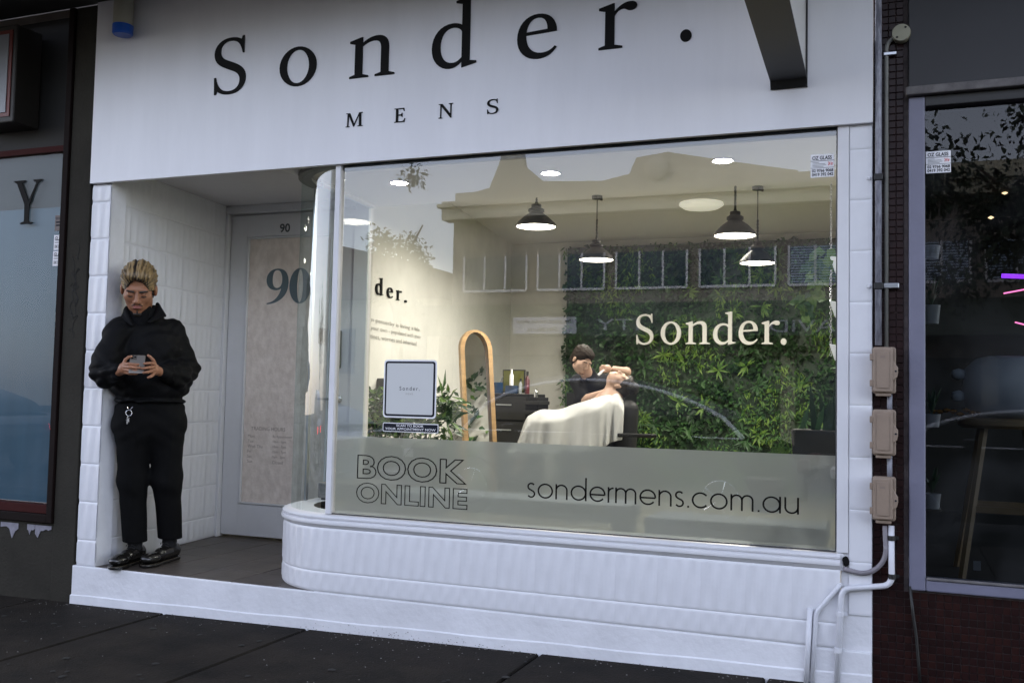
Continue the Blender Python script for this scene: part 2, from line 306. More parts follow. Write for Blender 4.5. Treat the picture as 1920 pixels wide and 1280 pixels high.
def contours(path):
    tk = path.split(); i = 0; out = []; cur = None
    while i < len(tk):
        c = tk[i]; i += 1
        if c == 'M': cur = [np.array([float(tk[i]), float(tk[i + 1])])]; i += 2
        elif c == 'L': cur.append(np.array([float(tk[i]), float(tk[i + 1])])); i += 2
        elif c == 'C':
            q = [np.array([float(tk[i + 2 * j]), float(tk[i + 2 * j + 1])]) for j in range(3)]; i += 6
            cur.extend(list(bez(cur[-1], *q)))
        elif c == 'Z':
            if np.linalg.norm(cur[0] - cur[-1]) < 1e-6: cur = cur[:-1]
            out.append(cur)
    return out
def fill2d(conts, depth):
    cu = bpy.data.curves.new('tmp', 'CURVE'); cu.dimensions = '2D'; cu.fill_mode = 'BOTH'; cu.extrude = depth / 2
    for c in conts:
        sp = cu.splines.new('POLY'); sp.points.add(len(c) - 1); sp.use_cyclic_u = True
        for k, p in enumerate(c): sp.points[k].co = (p[0], p[1], 0, 1)
    o = bpy.data.objects.new('tmp', cu); COL.objects.link(o)
    me = bpy.data.meshes.new_from_object(o.evaluated_get(bpy.context.evaluated_depsgraph_get()))
    v = np.array([tuple(q.co) for q in me.vertices]); f = [tuple(p.vertices) for p in me.polygons]
    bpy.data.objects.remove(o); bpy.data.curves.remove(cu); bpy.data.meshes.remove(me); return v, f
def text2d(txt, depth=0.0, offset=0.0, outline=0.0, spacing=1.0, shear=0.0):
    cu = bpy.data.curves.new('tmp', 'FONT'); cu.body = txt; cu.size = 1; cu.extrude = depth; cu.offset = offset; cu.space_character = spacing
    cu.shear = shear; cu.resolution_u = 4
    if outline: cu.fill_mode = 'NONE'; cu.bevel_depth = outline; cu.bevel_resolution = 1; cu.extrude = 0
    o = bpy.data.objects.new('tmp', cu); COL.objects.link(o)
    me = bpy.data.meshes.new_from_object(o.evaluated_get(bpy.context.evaluated_depsgraph_get()))
    v = np.array([tuple(q.co) for q in me.vertices]); f = [tuple(p.vertices) for p in me.polygons]
    bpy.data.objects.remove(o); bpy.data.curves.remove(cu); bpy.data.meshes.remove(me); return v, f
def place(v, O, U, V, N):
    O, U, V, N = (np.array(q, float) for q in (O, U, V, N))
    return O + v[:, :1] * U + v[:, 1:2] * V + v[:, 2:3] * N
def glyph(ch, O, wx, hz, th, parent, mt, U=(1, 0, 0), V=(0, 0, 1), N=(0, -1, 0), name='letter', capref=None):
    adv, p = G[ch]; cs = [[q.copy() for q in c] for c in contours(p)]
    al = np.array([q for c in cs for q in c]); x0, x1 = al[:, 0].min(), al[:, 0].max()
    ref = capref or (al[:, 1].max())
    v, f = fill2d([[np.array([(q[0] - x0) / (x1 - x0) * wx, q[1] / ref * hz]) for q in c] for c in cs], th)
    b = MB(); b.add(place(v, O, U, V, N), f); return part(name, b, mt, parent)
def textpart(txt, O, parent, mt, width=None, height=None, U=(1, 0, 0), V=(0, 0, 1), N=(0, -1, 0), name='lettering', kind=None, **k):
    v, f = text2d(txt, **k); v = v.copy(); x0 = v[:, 0].min(); v[:, 0] -= x0; W = v[:, 0].max()
    y0, y1 = v[:, 1].min(), v[:, 1].max()
    s = width / W if width else height / (y1 - y0)
    v[:, 0] *= s; sy = (height / (y1 - y0)) if height else s
    v[:, 1] = (v[:, 1] - (y0 if height and 'bottom' else 0)) * sy if height else v[:, 1] * sy
    v[:, 2] *= s
    b = MB(); b.add(place(v, O, U, V, N), f); return part(name, b, mt, parent, kind=kind)
def ribbon(pts, wd, closed=False):
    pts = [np.array(p, float) for p in pts]; n = len(pts); L, R_ = [], []
    for i, p in enumerate(pts):
        t = (pts[(i + 1) % n] - pts[i - 1]) if closed else pts[min(i + 1, n - 1)] - pts[max(i - 1, 0)]
        t /= np.linalg.norm(t) + 1e-9; nn = np.array([-t[1], t[0]]); L.append(p + nn * wd / 2); R_.append(p - nn * wd / 2)
    v = [(*q, 0) for q in L] + [(*q, 0) for q in R_]; m_ = n if closed else n - 1
    return v, [(i, i + n, (i + 1) % n + n, (i + 1) % n) for i in range(m_)]
# ------------------------------------------------------------------ signed distance modelling (for people and soft shapes)
class Field:
    def __init__(s, lo, hi, h):
        s.lo = np.array(lo, float); s.h = h; s.n = np.ceil((np.array(hi) - s.lo) / h).astype(int) + 1
        s.ax = [s.lo[i] + h * np.arange(s.n[i]) for i in range(3)]; s.D = np.full(s.n, 1.0, np.float32)
    def sub(s, lo, hi):
        sl = []
        for i in range(3):
            a = max(0, int(math.floor((lo[i] - s.lo[i]) / s.h))); b = min(s.n[i], int(math.ceil((hi[i] - s.lo[i]) / s.h)) + 1); sl.append(slice(a, max(a + 1, b)))
        sl = tuple(sl); g = np.meshgrid(*[s.ax[i][sl[i]] for i in range(3)], indexing='ij'); return sl, g
    def comb(s, sl, d, k, mode):
        o = s.D[sl]; d = d.astype(np.float32)
        if mode == 'sub': d = -d
        if k > 0:
            sg = 1 if mode == 'add' else -1
            a, b = (o, d) if mode == 'add' else (-o, -d)
            hh = np.clip(0.5 + 0.5 * (b - a) / k, 0, 1); r = b * (1 - hh) + a * hh - k * hh * (1 - hh); s.D[sl] = r if mode == 'add' else -r
        else: s.D[sl] = np.minimum(o, d) if mode == 'add' else np.maximum(o, d)
    def ell(s, c, r, k=0.01, mode='add', F=None):
        c, r = np.array(c, float), np.array(r, float)
        if F is not None: R_, t, q = F; cw = R_ @ (c * q) + t; m_ = (r.max() * q + k + 3 * s.h); r = r * q
        else: cw = c; m_ = r.max() + k + 3 * s.h
        sl, g = s.sub(cw - m_, cw + m_); X = [g[i] - cw[i] for i in range(3)]
        if F is not None: X = [R_[0, i] * X[0] + R_[1, i] * X[1] + R_[2, i] * X[2] for i in range(3)]
        k0 = np.sqrt(sum((X[i] / r[i]) ** 2 for i in range(3))); k1 = np.sqrt(sum((X[i] / r[i] ** 2) ** 2 for i in range(3))) + 1e-9
        s.comb(sl, k0 * (k0 - 1) / k1, k, mode); return s
    def cap(s, a, b, ra, rb=None, k=0.01, mode='add', F=None, sq=(1, 1, 1)):
        rb = ra if rb is None else rb; a, b = np.array(a, float), np.array(b, float)
        if F is not None: R_, t, q = F; a = R_ @ (a * q) + t; b = R_ @ (b * q) + t; ra *= q; rb *= q
        m_ = max(ra, rb) * max(1 / min(sq), 1) + k + 3 * s.h; lo = np.minimum(a, b) - m_; hi = np.maximum(a, b) + m_; sl, g = s.sub(lo, hi)
        d = b - a; L = d @ d + 1e-12; t_ = np.clip(sum((g[i] - a[i]) * d[i] for i in range(3)) / L, 0, 1)
        dd = np.sqrt(sum(((g[i] - a[i] - t_ * d[i]) * sq[i]) ** 2 for i in range(3))) - (ra + (rb - ra) * t_); s.comb(sl, dd, k, mode); return s
    def box(s, c, hx, r=0.005, k=0.0, mode='add', F=None):
        c, hx = np.array(c, float), np.array(hx, float)
        R_, t, q = F if F is not None else (np.eye(3), np.zeros(3), 1.0)
        cw = R_ @ (c * q) + t; m_ = np.linalg.norm(hx * q) + k + 3 * s.h; sl, g = s.sub(cw - m_, cw + m_); X = [g[i] - cw[i] for i in range(3)]
        X = [R_[0, i] * X[0] + R_[1, i] * X[1] + R_[2, i] * X[2] for i in range(3)]
        Q = [np.abs(X[i]) - hx[i] * q + r for i in range(3)]
        d = np.sqrt(sum(np.maximum(Q[i], 0) ** 2 for i in range(3))) + np.minimum(np.maximum(np.maximum(Q[0], Q[1]), Q[2]), 0) - r
        s.comb(sl, d, k, mode); return s
    def warp(s, fn):
        g = np.meshgrid(*s.ax, indexing='ij'); mk_ = np.abs(s.D) < 0.06; s.D[mk_] += fn(g[0][mk_], g[1][mk_], g[2][mk_]).astype(np.float32); return s
    def mesh(s):
        D = s.D; D[0] = D[-1] = 1; D[:, 0] = D[:, -1] = 1; D[:, :, 0] = D[:, :, -1] = 1
        I = D < 0; nx, ny, nz = D.shape; c = np.zeros((nx - 1, ny - 1, nz - 1), np.int8)
        for dx in (0, 1):
            for dy in (0, 1):
                for dz in (0, 1): c += I[dx:nx - 1 + dx, dy:ny - 1 + dy, dz:nz - 1 + dz]
        cells = np.argwhere((c > 0) & (c < 8)); idx = -np.ones(c.shape, np.int64); idx[tuple(cells.T)] = np.arange(len(cells))
        acc = np.zeros((len(cells), 3)); cnt = np.zeros(len(cells))
        for ax in range(3):
            o1, o2 = [a for a in range(3) if a != ax]
            for i in (0, 1):
                for j in (0, 1):
                    p = cells.copy(); p[:, o1] += i; p[:, o2] += j; q = p.copy(); q[:, ax] += 1
                    a = D[tuple(p.T)]; b = D[tuple(q.T)]; mk_ = (a < 0) != (b < 0); t = np.where(mk_, a / np.where(mk_, a - b, 1), 0)
                    pos = p.astype(float); pos[:, ax] += t; acc[mk_] += pos[mk_]; cnt[mk_] += 1
        V = s.lo + s.h * acc / cnt[:, None]; F_ = []
        for ax in range(3):
            o1, o2 = (ax + 1) % 3, (ax + 2) % 3
            a = I; sl0 = [slice(None)] * 3; sl1 = [slice(None)] * 3; sl0[ax] = slice(0, -1); sl1[ax] = slice(1, None)
            e = np.argwhere(a[tuple(sl0)] != a[tuple(sl1)]); e = e[(e[:, o1] > 0) & (e[:, o2] > 0)]
            def cell(i, j):
                q = e.copy(); q[:, o1] -= i; q[:, o2] -= j; return idx[tuple(q.T)]
            quad = np.stack([cell(1, 1), cell(0, 1), cell(0, 0), cell(1, 0)], 1); fl = a[tuple(e.T)]
            F_.append(np.where(fl[:, None], quad, quad[:, ::-1]))
        return V, np.concatenate(F_)
def sdf_part(name, fld, mt, parent, smooth_it=1, label=None):
    V, F_ = fld.mesh()
    o = link(name, mesh_of(name, V, [tuple(map(int, q)) for q in F_], mt, True), parent)
    if label: o['label'] = label
    return o
def rotm(rx=0, ry=0, rz=0):
    return np.array(Euler((math.radians(rx), math.radians(ry), math.radians(rz)), 'XYZ').to_matrix())
class Frame:  # a stand-up frame turned towards the viewer's side: x to the right, y away, z up
    def __init__(s, m0):
        s.m0 = np.array(m0, float); s.m0[2] = 0; d = s.m0 - CAM; d[2] = 0; s.n = d / np.linalg.norm(d); s.u = np.array([s.n[1], -s.n[0], 0]); s.rz = math.atan2(s.u[1], s.u[0])
    def __call__(s, px, py, dep=0.0):
        r = ray(px, py); t = ((s.m0 - CAM) @ s.n + dep) / (r @ s.n); P = CAM + t * r; return np.array([(P - s.m0) @ s.u, dep, P[2]])
# ================================================================== SETTING: footpath, kerb, road
def gz(x, y): return -0.223 + 0.0177 * x 
def sheet(x0, x1, y0, y1, dz, nx=2):
    b = MB(); b.grid([[(x, y, gz(x, y) + dz) for y in (y0, y1)] for x in np.linspace(x0, x1, nx)]); return b
b = MB(); b.add([(-60, -60, -0.62), (70, -60, -0.62), (70, 60, -0.62), (-60, 60, -0.62)], [(0, 1, 2, 3)]); structure('ground', b, asphalt)
foot = structure('pavement', sheet(-14, 16, -4.6, 0.6, -0.045, 2), mat('joint_dirt', (0.006, 0.0055, 0.005), 0.95))
xs = [-14, -11, -8.6, -6.9, -5.3, -3.8, -2.4, -1.1, -0.25, 0.70, 1.63, 2.91, 3.95, 5.1, 6.6, 8.2, 10, 12, 16]
for i in range(len(xs) - 1):
    for (ya, yb) in ((-4.6, -2.3), (-2.3, 0.5)):
        x0, x1 = xs[i] + 0.006, xs[i + 1] - 0.006; y0, y1 = ya + 0.006, yb - 0.006; b = MB()
        if yb > 0: y1 = 0.15
        top = random.uniform(-0.002, 0.002)
        pts = [(x0, y0), (x1, y0), (x1, y1), (x0, y1)]; e = 0.007
        inn = [(x0 + e, y0 + e), (x1 - e, y0 + e), (x1 - e, y1 - e), (x0 + e, y1 - e)]
        sk = 0.04 * 0
        v = [(x, y, gz(x, y) - 0.04) for x, y in pts] + [(x, y, gz(x, y) - 0.008 + top) for x, y in pts] + [(x, y, gz(x, y) + top) for x, y in inn]
        b.add(v, [(0, 1, 5, 4), (1, 2, 6, 5), (2, 3, 7, 6), (3, 0, 4, 7), (4, 5, 9, 8), (5, 6, 10, 9), (6, 7, 11, 10), (7, 4, 8, 11), (8, 9, 10, 11)])
        part('slab', b, pave_m, foot)
b = MB(); b.box(-14, 16, -4.75, -4.61, -0.6, -0.235); structure('kerb', b, mat('kerb_stone', (0.18, 0.17, 0.16), 0.8, noise=0.3), bev=0.01)
b = MB(); b.add([(-40, -17.2, -0.36), (50, -17.2, -0.36), (50, -4.76, -0.36), (-40, -4.76, -0.36)], [(0, 1, 2, 3)]); structure('road', b, asphalt)
b = MB(); b.box(-40, 50, -22.2, -17.3, -0.6, -0.30); structure('far_pavement', b, mat('far_concrete', (0.16, 0.15, 0.14), 0.85, noise=0.2))
b = MB()
for k in range(14): b.box(-30 + 5 * k, -27.5 + 5 * k, -11.06, -10.94, -0.358, -0.354)
t = thing('lane_marking', 'broken white lane line painted along the middle of the road', 'road marking'); part('painted_line', b, mat('road_paint', (0.7, 0.7, 0.68), 0.7), t, kind='stuff')
# awning above the footpath
aw = thing('awning', 'dark flat street awning soffit over the shopfronts and footpath', 'awning', (0, 0, 3.33))
b = MB(); b.box(-14, 16, -1.2, 0.0, 3.33, 3.40); part('soffit', b, soffit_dark, aw)
b = MB(); b.box(-14, 16, -1.26, -1.202, 3.28, 3.50); part('awning_fascia', b, grey_panel, aw)
b = MB()
for k in range(10): b.box(-13 + 3 * k, -12.95 + 3 * k, -1.19, -0.05, 3.29, 3.328)
part('batten', b, soffit_dark, aw, kind='stuff')
# upper wall of the shop row (above the awning)
b = MB(); b.box(-14, 16, 0.05, 0.35, 3.35, 7.5)
rowt = thing('upper_storey_wall', 'plain rendered wall of the shop row above the awning', 'wall'); part('wall', b, stucco2, rowt)
# ------------------------------------------------------------------ left neighbour
ln = thing('neighbour_shopfront', 'dark taupe shopfront with sky-tinted filmed window on the left edge', 'shopfront', (-0.1, 0, -0.24))
b = MB(); b.box(-0.158, 0.012, 0.0, 0.30, -0.30, 3.325); part('pier', b, taupe, ln, bev=0.006)
b = MB(); b.box(-6, -0.160, 0.012, 0.30, -0.40, 0.222); part('stall_wall', b, taupe, ln, bev=0.005)
b = MB(); b.box(-6, -0.160, 0.10, 0.30, 2.50, 3.325); part('upper_panel', b, dark_void, ln)
b = MB(); b.box(-6, -0.185, 0.03, 0.098, 2.462, 2.498); part('red_rail', b, red_trim, ln)
b = MB(); b.box(-0.205, -0.161, -0.015, 0.12, 0.225, 3.325); part('frame_post', b, frame_dark, ln, bev=0.004)
b = MB(); b.box(-6, -0.206, -0.012, 0.12, 0.224, 0.275); part('bottom_rail', b, frame_dark, ln, bev=0.004)
b = MB(); b.box(-6, -0.207, 0.0, 0.11, 0.276, 0.328); part('red_sill', b, red_trim, ln, bev=0.003)
b = MB(); b.add([(-6, 0.052, 0.33), (-0.207, 0.052, 0.33), (-0.207, 0.052, 2.46), (-6, 0.052, 2.46)], [(0, 1, 2, 3)]); part('glass_pane', b, glass_left, ln)
b = MB(); b.box(-6, -0.207, 0.075, 0.08, 0.33, 2.13); part('sky_tint_film', b, film_sky, ln)
b = MB(); b.box(-6, -0.207, 0.074, 0.081, 2.129, 2.46); part('upper_film', b, film_teal, ln)
p0, p1 = at(22, 422, 1, 0.045), at(80, 335, 1, 0.045)
glyph('Y', (p0[0], 0.046, at(50, 420, 1, .045)[2]), p1[0] - p0[0], 0.275, 0.006, ln, black_letter)
b = MB()
for s_ in range(3):
    pts = []
    for k in range(26):
        a = k * 0.55 + s_; pts.append((-0.075 + 0.022 * math.sin(a * 1.1 + s_) + 0.012 * math.sin(3 * a), -0.0012, 1.86 - 0.012 * k - 0.12 * s_ + 0.03 * math.cos(a * 1.7)))
    b.tube(pts, 0.0016, 5)
tg = thing('marker_scribble', 'faint dark marker scribble on the taupe pier', 'graffiti'); part('scribble', b, scribble, tg)
def sticker(name, label, px0, py0, px1, py1, y, rows, group=None, bg=stick_w):
    a, c = at(px0, py0, 1, y), at(px1, py1, 1, y); x0, x1, z1, z0 = a[0], c[0], a[2], c[2]
    t = thing(name, label, 'sticker', (x0, y, z0), group=group); b = MB(); b.box(x0, x1, y - 0.0012, y, z0, z1); part('backing', b, bg, t)
    H = z1 - z0; W = x1 - x0
    for (txt, u0, u1, v0, v1, mt_, off_) in rows:
        if txt is None:
            b = MB(); b.box(x0 + u0 * W, x0 + u1 * W, y - 0.002, y - 0.0013, z0 + v0 * H, z0 + v1 * H); part('printed_bar', b, mt_, t)
        else: textpart(txt, (x0 + u0 * W, y - 0.0016, z0 + v0 * H), t, mt_, width=(u1 - u0) * W, height=(v1 - v0) * H, offset=off_, depth=0.0)
    return t
oz_rows = [('OZ GLASS', .07, .90, .76, .93, stick_b, .03), (None, .0, 1, .705, .725, stick_b, 0), ('24 hr', .74, .95, .50, .66, stick_r, .03), (None, .08, .35, .635, .65, stick_b, 0), (None, .08, .62, .575, .59, stick_b, 0), (None, .08, .66, .515, .53, stick_b, 0),
           (None, .08, .55, .455, .47, stick_b, 0), (None, 0, 1, .40, .415, stick_b, 0), ('02 9766 9068', .06, .96, .22, .36, stick_b, .03), ('0419 392 042', .06, .96, .05, .19, stick_b, .03)]
sticker('glass_sticker', 'white glazier sticker in the top right corner of the big shop window', 1520, 291, 1564, 331, 0.014, oz_rows)
sticker('glass_sticker', 'white glazier sticker on the dark window beyond the mosaic wall', 1736, 285, 1783, 323, 0.035, oz_rows)
sm_rows = [('GLASS', .1, .9, .62, .9, stick_b, .03), (None, .1, .8, .48, .52, stick_b, 0), ('0411 520', .1, .9, .1, .36, stick_b, .02)]
sticker('window_sticker', 'uppermost dark sticker beside the frame of the blue window', 104, 404, 121, 432, 0.046, [('24 HOUR', .05, .95, .7, .9, stick_b, .02), (None, .1, .9, .3, .4, stick_b, 0), (None, .1, .9, .5, .6, stick_b, 0)], bg=mat('sticker_grey', (0.16, 0.13, 0.12), 0.6))
sticker('window_sticker', 'second sticker down beside the frame of the blue window', 102, 441, 120, 468, 0.046, sm_rows)
sticker('window_sticker', 'lowest white sticker strip beside the frame of the blue window', 100, 471, 118, 498, 0.046, sm_rows)
for i, (xa, xb, dz) in enumerate(((2, 35, 24), (52, 66, 28), (67, 97, 22))):
    y = 0.0095; a, c = at(xa, 978, 1, y), at(xb, 978, 1, y); b = MB(); z = 0.205; poly = [(a[0], z)]
    for k in range(7): poly.append((a[0] + (c[0] - a[0]) * k / 6, z - (0.018 + (0.07, .035, .055)[i] * math.exp(-((k - (4.2, 1.8, .9)[i]) / .8) ** 2) + random.uniform(0, .018))))
    poly.append((c[0], z)); b.prism(poly[::-1], y - 0.002, y + 0.0015, 'y')
    t = thing('torn_paper', ['wide torn white paper strip under the blue window, the leftmost', 'narrow torn paper scrap in the middle under the blue window', 'ragged torn paper scrap nearest the window corner'][i], 'paper scrap', (a[0], y, z)); part('scrap', b, paper_m, t)
a, c = at(-60, 60, 1, -0.10), at(24, 228, 1, -0.10)
lb = thing('lightbox_sign', 'white lightbox sign with red rim cut by the left edge', 'sign', (a[0], -0.1, c[2]))
b = MB(); b.box(a[0], c[0], -0.10, 0.09, c[2], a[2]); part('case', b, mat('lightbox_case', (0.012, 0.010, 0.008), 0.5), lb, bev=0.008)
b = MB(); b.box(a[0], c[0] - 0.03, -0.106, -0.101, c[2] + 0.035, a[2] - 0.035); part('red_rim', b, mat('sign_red', (0.12, 0.01, 0.006), 0.4), lb)
b = MB(); b.box(a[0], c[0] - 0.055, -0.112, -0.107, c[2] + 0.06, a[2] - 0.06); part('face', b, mat('sign_face', (0.22, 0.23, 0.25), 0.3), lb)
# ================================================================== WHITE SHOPFRONT
SK = 0.137  # party walls lean to the left of the facade normal
sf = thing('shopfront', 'white fluted-tile shopfront with curved base and raised entry step', 'shopfront', (0, 0, -0.22))
PITCH = 0.0655; TW = 3 * PITCH
def flute(s): return 0.0048 * abs(math.sin(math.pi * s / PITCH)) ** 1.3
def tile_mesh(path, s0, s1, z0, z1, rel, plain=False):
    """one tile following a path function s -> (point, outward normal); rel is the local origin"""
    b = MB(); ns = max(4, int(round((s1 - s0) / PITCH * 5))); g = 0.0001
    zz = [z0 + g, z0 + 0.004, z0 + 0.012, z0 + 0.022, z1 - 0.022, z1 - 0.012, z1 - 0.004, z1 - g]; pr = [-0.0032, -0.0006, 0.0, None, None, 0.0, -0.0006, -0.0032]
    P = []
    for i in range(ns + 1):
        s = s0 + g + (s1 - s0 - 2 * g) * i / ns; p, n = path(s); ed = 1.0 if 0 < i < ns else 0.0; col = []
        for z, q in zip(zz, pr):
            d = 0.0 if plain else (flute(s) if q is None else 0.0)
            e = 0.0048 - d if q is None else 0.0015 + (q or 0)
            if plain: e = 0.0045 + (q or 0) * 0.6
            if not ed: e -= 0.0003
            col.append((p[0] + n[0] * e - rel[0], p[1] + n[1] * e - rel[1], z - rel[2]))
        P.append(col)
    b.grid(P); return b
def lay_tiles(parent, path, S, rows, tw=TW, shared=True, flip=False, plain=False, name='tile', mt=white_tile):
    cache = {}; off = np.array(OFF[parent.name])
    n = max(1, int(round(S / tw))); tw = S / n
    for i in range(n):
        for (z0, z1) in rows:
            p, _ = path(i * tw); rel = np.array([p[0], p[1], z0]); key = (round(z1 - z0, 4), 0 if shared else i)
            if key not in cache:
                b = tile_mesh(path, i * tw, (i + 1) * tw, z0, z1, rel, plain)
                f = [q[::-1] for q in b.f] if flip else b.f
                cache[key] = mesh_of(name, b.v, f, mt, True)
            o = link(name, cache[key], parent); o.location = rel - off
# left pier
b = MB(); b.box(0.03, 0.171, 0.004, 0.12, -0.0, 2.225); pier = part('left_pier', b, white_plinth, sf)
zr = [(0.002, 0.145)] + [(0.145 + 0.22 * k, 0.145 + 0.22 * (k + 1)) for k in range(9)] + [(2.125, 2.228)]
lay_tiles(pier, lambda s: ((0.032 + s, 0.002), (0, -1)), 0.138, zr, 0.138)
# right pier
b = MB(); b.box(4.252, 4.376, 0.004, 0.30, -0.05, 2.235); rp = part('right_pier', b, white_plinth, sf)
lay_tiles(rp, lambda s: ((4.284 + s, 0.002), (0, -1)), 0.09, [(0.145 + 0.22 * k, 0.145 + 0.22 * (k + 1)) for k in range(9)] + [(2.125, 2.232)], 0.09, plain=True)
b = MB(); b.box(4.234, 4.2815, -0.006, 0.02, 0.40, 2.236); part('right_casing', b, white_wood, sf, bev=0.003)
# recess left wall, running back at the lean
wlx = lambda y: 0.171 - SK * y
b = MB(); nrm = np.array([1, SK]) / math.hypot(1, SK)
b.add([(wlx(.012) - .006, 0.012, 0), (wlx(1.32) - .006, 1.32, 0), (wlx(1.32) - .006, 1.32, 2.36), (wlx(.012) - .006, 0.012, 2.36), (wlx(.012) - .12, 0.012, 0), (wlx(1.32) - .12, 1.32, 0), (wlx(1.32) - .12, 1.32, 2.36), (wlx(.012) - .12, 0.012, 2.36)],
      [(0, 1, 2, 3), (4, 7, 6, 5), (0, 3, 7, 4), (3, 2, 6, 7), (1, 5, 6, 2)])
rw = part('recess_wall', b, white_plinth, sf); Ls = 1.31 * math.hypot(1, SK); dv = np.array([-SK, 1]) / math.hypot(1, SK)
rwt = MB()
lay_tiles(rw, lambda s: ((0.171 + dv[0] * s - .002, 0.002 + dv[1] * s), (nrm[0], nrm[1])), Ls, [(0.004, 0.145)] + [(0.145 + 0.22 * k, 0.145 + 0.22 * (k + 1)) for k in range(10)], TW)
# plinth along the whole front
b = MB(); b.box(0.012, 4.376, -0.011, 0.10, -0.34, -0.0025); part('plinth', b, white_plinth, sf, bev=0.006)
b = MB(); b.grid([[(x, -0.0105, gz(x, 0) - 0.05), (x, -0.018, gz(x, 0) - 0.05), (x, -0.018, gz(x, 0) + 0.048 + 0.002 * math.sin(x * 9)), (x, -0.0105, gz(x, 0) + 0.054 + 0.002 * math.sin(x * 9))] for x in np.linspace(0.012, 4.376, 60)][::-1]); part('skirting', b, white_plinth, sf)
# entry floor with tiles
b = MB(); b.box(-0.05, 1.80, 0.002, 1.30, -0.05, -0.008); fl = part('entry_floor', b, grout, sf)
for i in range(6):
    for j in range(5):
        x0 = -0.08 + 0.30 * i + 0.0; y0 = 0.0 + 0.29 * j; x1 = x0 + 0.296; y1 = min(y0 + 0.286, 1.298)
        if j == 0: y0 = 0.003
        x0 = max(x0, 0.1725 if j == 0 else wlx(y1) + .001)
        if x1 <= x0 + .01: continue
        b = MB(); b.box(x0, min(x1, 1.79), y0, y1, -0.0078, random.uniform(-0.0012, 0.0004)); part('floor_tile', b, floor_tile, fl, bev=0.0015)
# curved stall riser
XC, RR = 1.72, 0.50; YC = RR - 0.008
def rpath(R_, yoff=0.0):
    La = R_ * math.pi / 2; L1 = 4.25 - XC
    def f(s):
        if s < L1: return (4.25 - s, YC - R_), (0.0, -1.0)
        s -= L1
        if s < La: a = s / R_; return (XC - R_ * math.sin(a), YC - R_ * math.cos(a)), (-math.sin(a), -math.cos(a))
        s -= La; return (XC - R_ - 0.06 * s, YC + s), (-1.0, 0.0)
    return f, L1 + La + (1.29 - YC)
rf_, RL = rpath(RR)
b = MB(); P = []
for k in range(90):
    p, n = rf_(RL * k / 89); P.append([(p[0] - n[0] * .006, p[1] - n[1] * .006, z) for z in (-0.01, 0.365)])
b.grid(P[::-1]); riser = part('stall_riser', b, white_plinth, sf)
lay_tiles(riser, rf_, RL, [(0.004, 0.104), (0.104, 0.328)], TW, shared=False, flip=True)
# moulded sill
def sweep(parent, name, prof, mt, L0=0.0, L1=None, n=110, smooth=True):
    b = MB(); P = []
    for k in range(n):
        s = L0 + ((L1 or RL) - L0) * k / (n - 1); p, nn = rf_(s); P.append([(p[0] + nn[0] * d, p[1] + nn[1] * d, z) for d, z in prof])
    b.grid(P); return part(name, b, mt, parent, smooth=False, angle=35)
sweep(sf, 'sill', [(-0.16, 0.400), (-0.045, 0.400), (-0.018, 0.396), (0.004, 0.390), (0.010, 0.384), (0.009, 0.377), (0.0, 0.374), (0.002, 0.371), (0.014, 0.367), (0.017, 0.357), (0.014, 0.347), (0.004, 0.343), (0.0, 0.335), (-0.006, 0.328)], white_wood)
b = MB(); b.box(4.236, 4.262, -0.004, 0.06, 0.325, 0.398); part('sill_end', b, white_wood, sf, bev=0.003)
# recess soffit + side boards
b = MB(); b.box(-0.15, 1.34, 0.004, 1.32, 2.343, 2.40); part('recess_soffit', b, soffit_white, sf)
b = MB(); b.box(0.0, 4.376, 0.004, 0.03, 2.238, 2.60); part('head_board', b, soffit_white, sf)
# ------------------------------------------------------------------ fascia sign
fs = thing('fascia_sign', 'white fascia panel with large black serif letters above the window', 'sign', (0.03, -0.03, 2.232))
b = MB(); b.box(0.032, 4.377, -0.028, 0.0, 2.232, 3.327); part('panel', b, fascia_white, fs, bev=0.002)
Z0 = 2.681
for ch, x0, x1, hz in (('S', .909, 1.124, .318), ('o', 1.347, 1.582, .212), ('n', 1.787, 2.055, .216), ('d', 2.269, 2.518, .352), ('e', 2.736, 2.942, .217), ('r', 3.153, 3.339, .219), ('.', 3.544, 3.597, .051)):
    glyph(ch, (x0, -0.0305, Z0 if ch not in 'Soe' else Z0 - 0.001), x1 - x0, hz, 0.005, fs, black_letter)
for ch, x0, x1 in (('M', 1.774, 1.876), ('E', 2.063, 2.125), ('N', 2.316, 2.396), ('S', 2.583, 2.643)):
    glyph(ch, (x0, -0.0305, 2.424), x1 - x0, .073, 0.005, fs, black_letter)
# projecting wedge bracket
bs = thing('projecting_sign', 'black-bottomed projecting box sign jutting out from the fascia at the right', 'sign', (4.03, -0.03, 2.41))
prof = [(-0.029, 2.411), (-0.105, 2.452), (-0.763, 2.513 + 0.33), (-1.25, 3.30), (-0.029, 3.30)]
b = MB(); b.prism([(-0.029, 2.422), (-0.05, 2.455), (-1.1, 2.540), (-1.1, 3.325), (-0.029, 3.325)], 3.958, 4.101, 'x'); part('case', b, mat('sign_side_white', (0.70, 0.69, 0.66), 0.35), bs)
b = MB(); pr2 = [(-0.029, 2.418), (-0.05, 2.452), (-1.1, 2.535)]
for i in range(2):
    (ya, za), (yb, zb) = pr2[i], pr2[i + 1]; b.add([(3.952, ya, za), (4.108, ya, za), (4.108, yb, zb), (3.952, yb, zb)] + [(3.952, ya - .006, za - .008), (4.108, ya - .006, za - .008), (4.108, yb - .006, zb - .008), (3.952, yb - .006, zb - .008)], [(0, 3, 2, 1), (4, 5, 6, 7), (0, 1, 5, 4), (1, 2, 6, 5), (2, 3, 7, 6), (3, 0, 4, 7)])
part('underside', b, black_metal, bs)
b = MB(); b.box(4.102, 4.109, -0.042, -0.029, 2.41, 3.325); part('edge_trim', b, black_metal, bs)
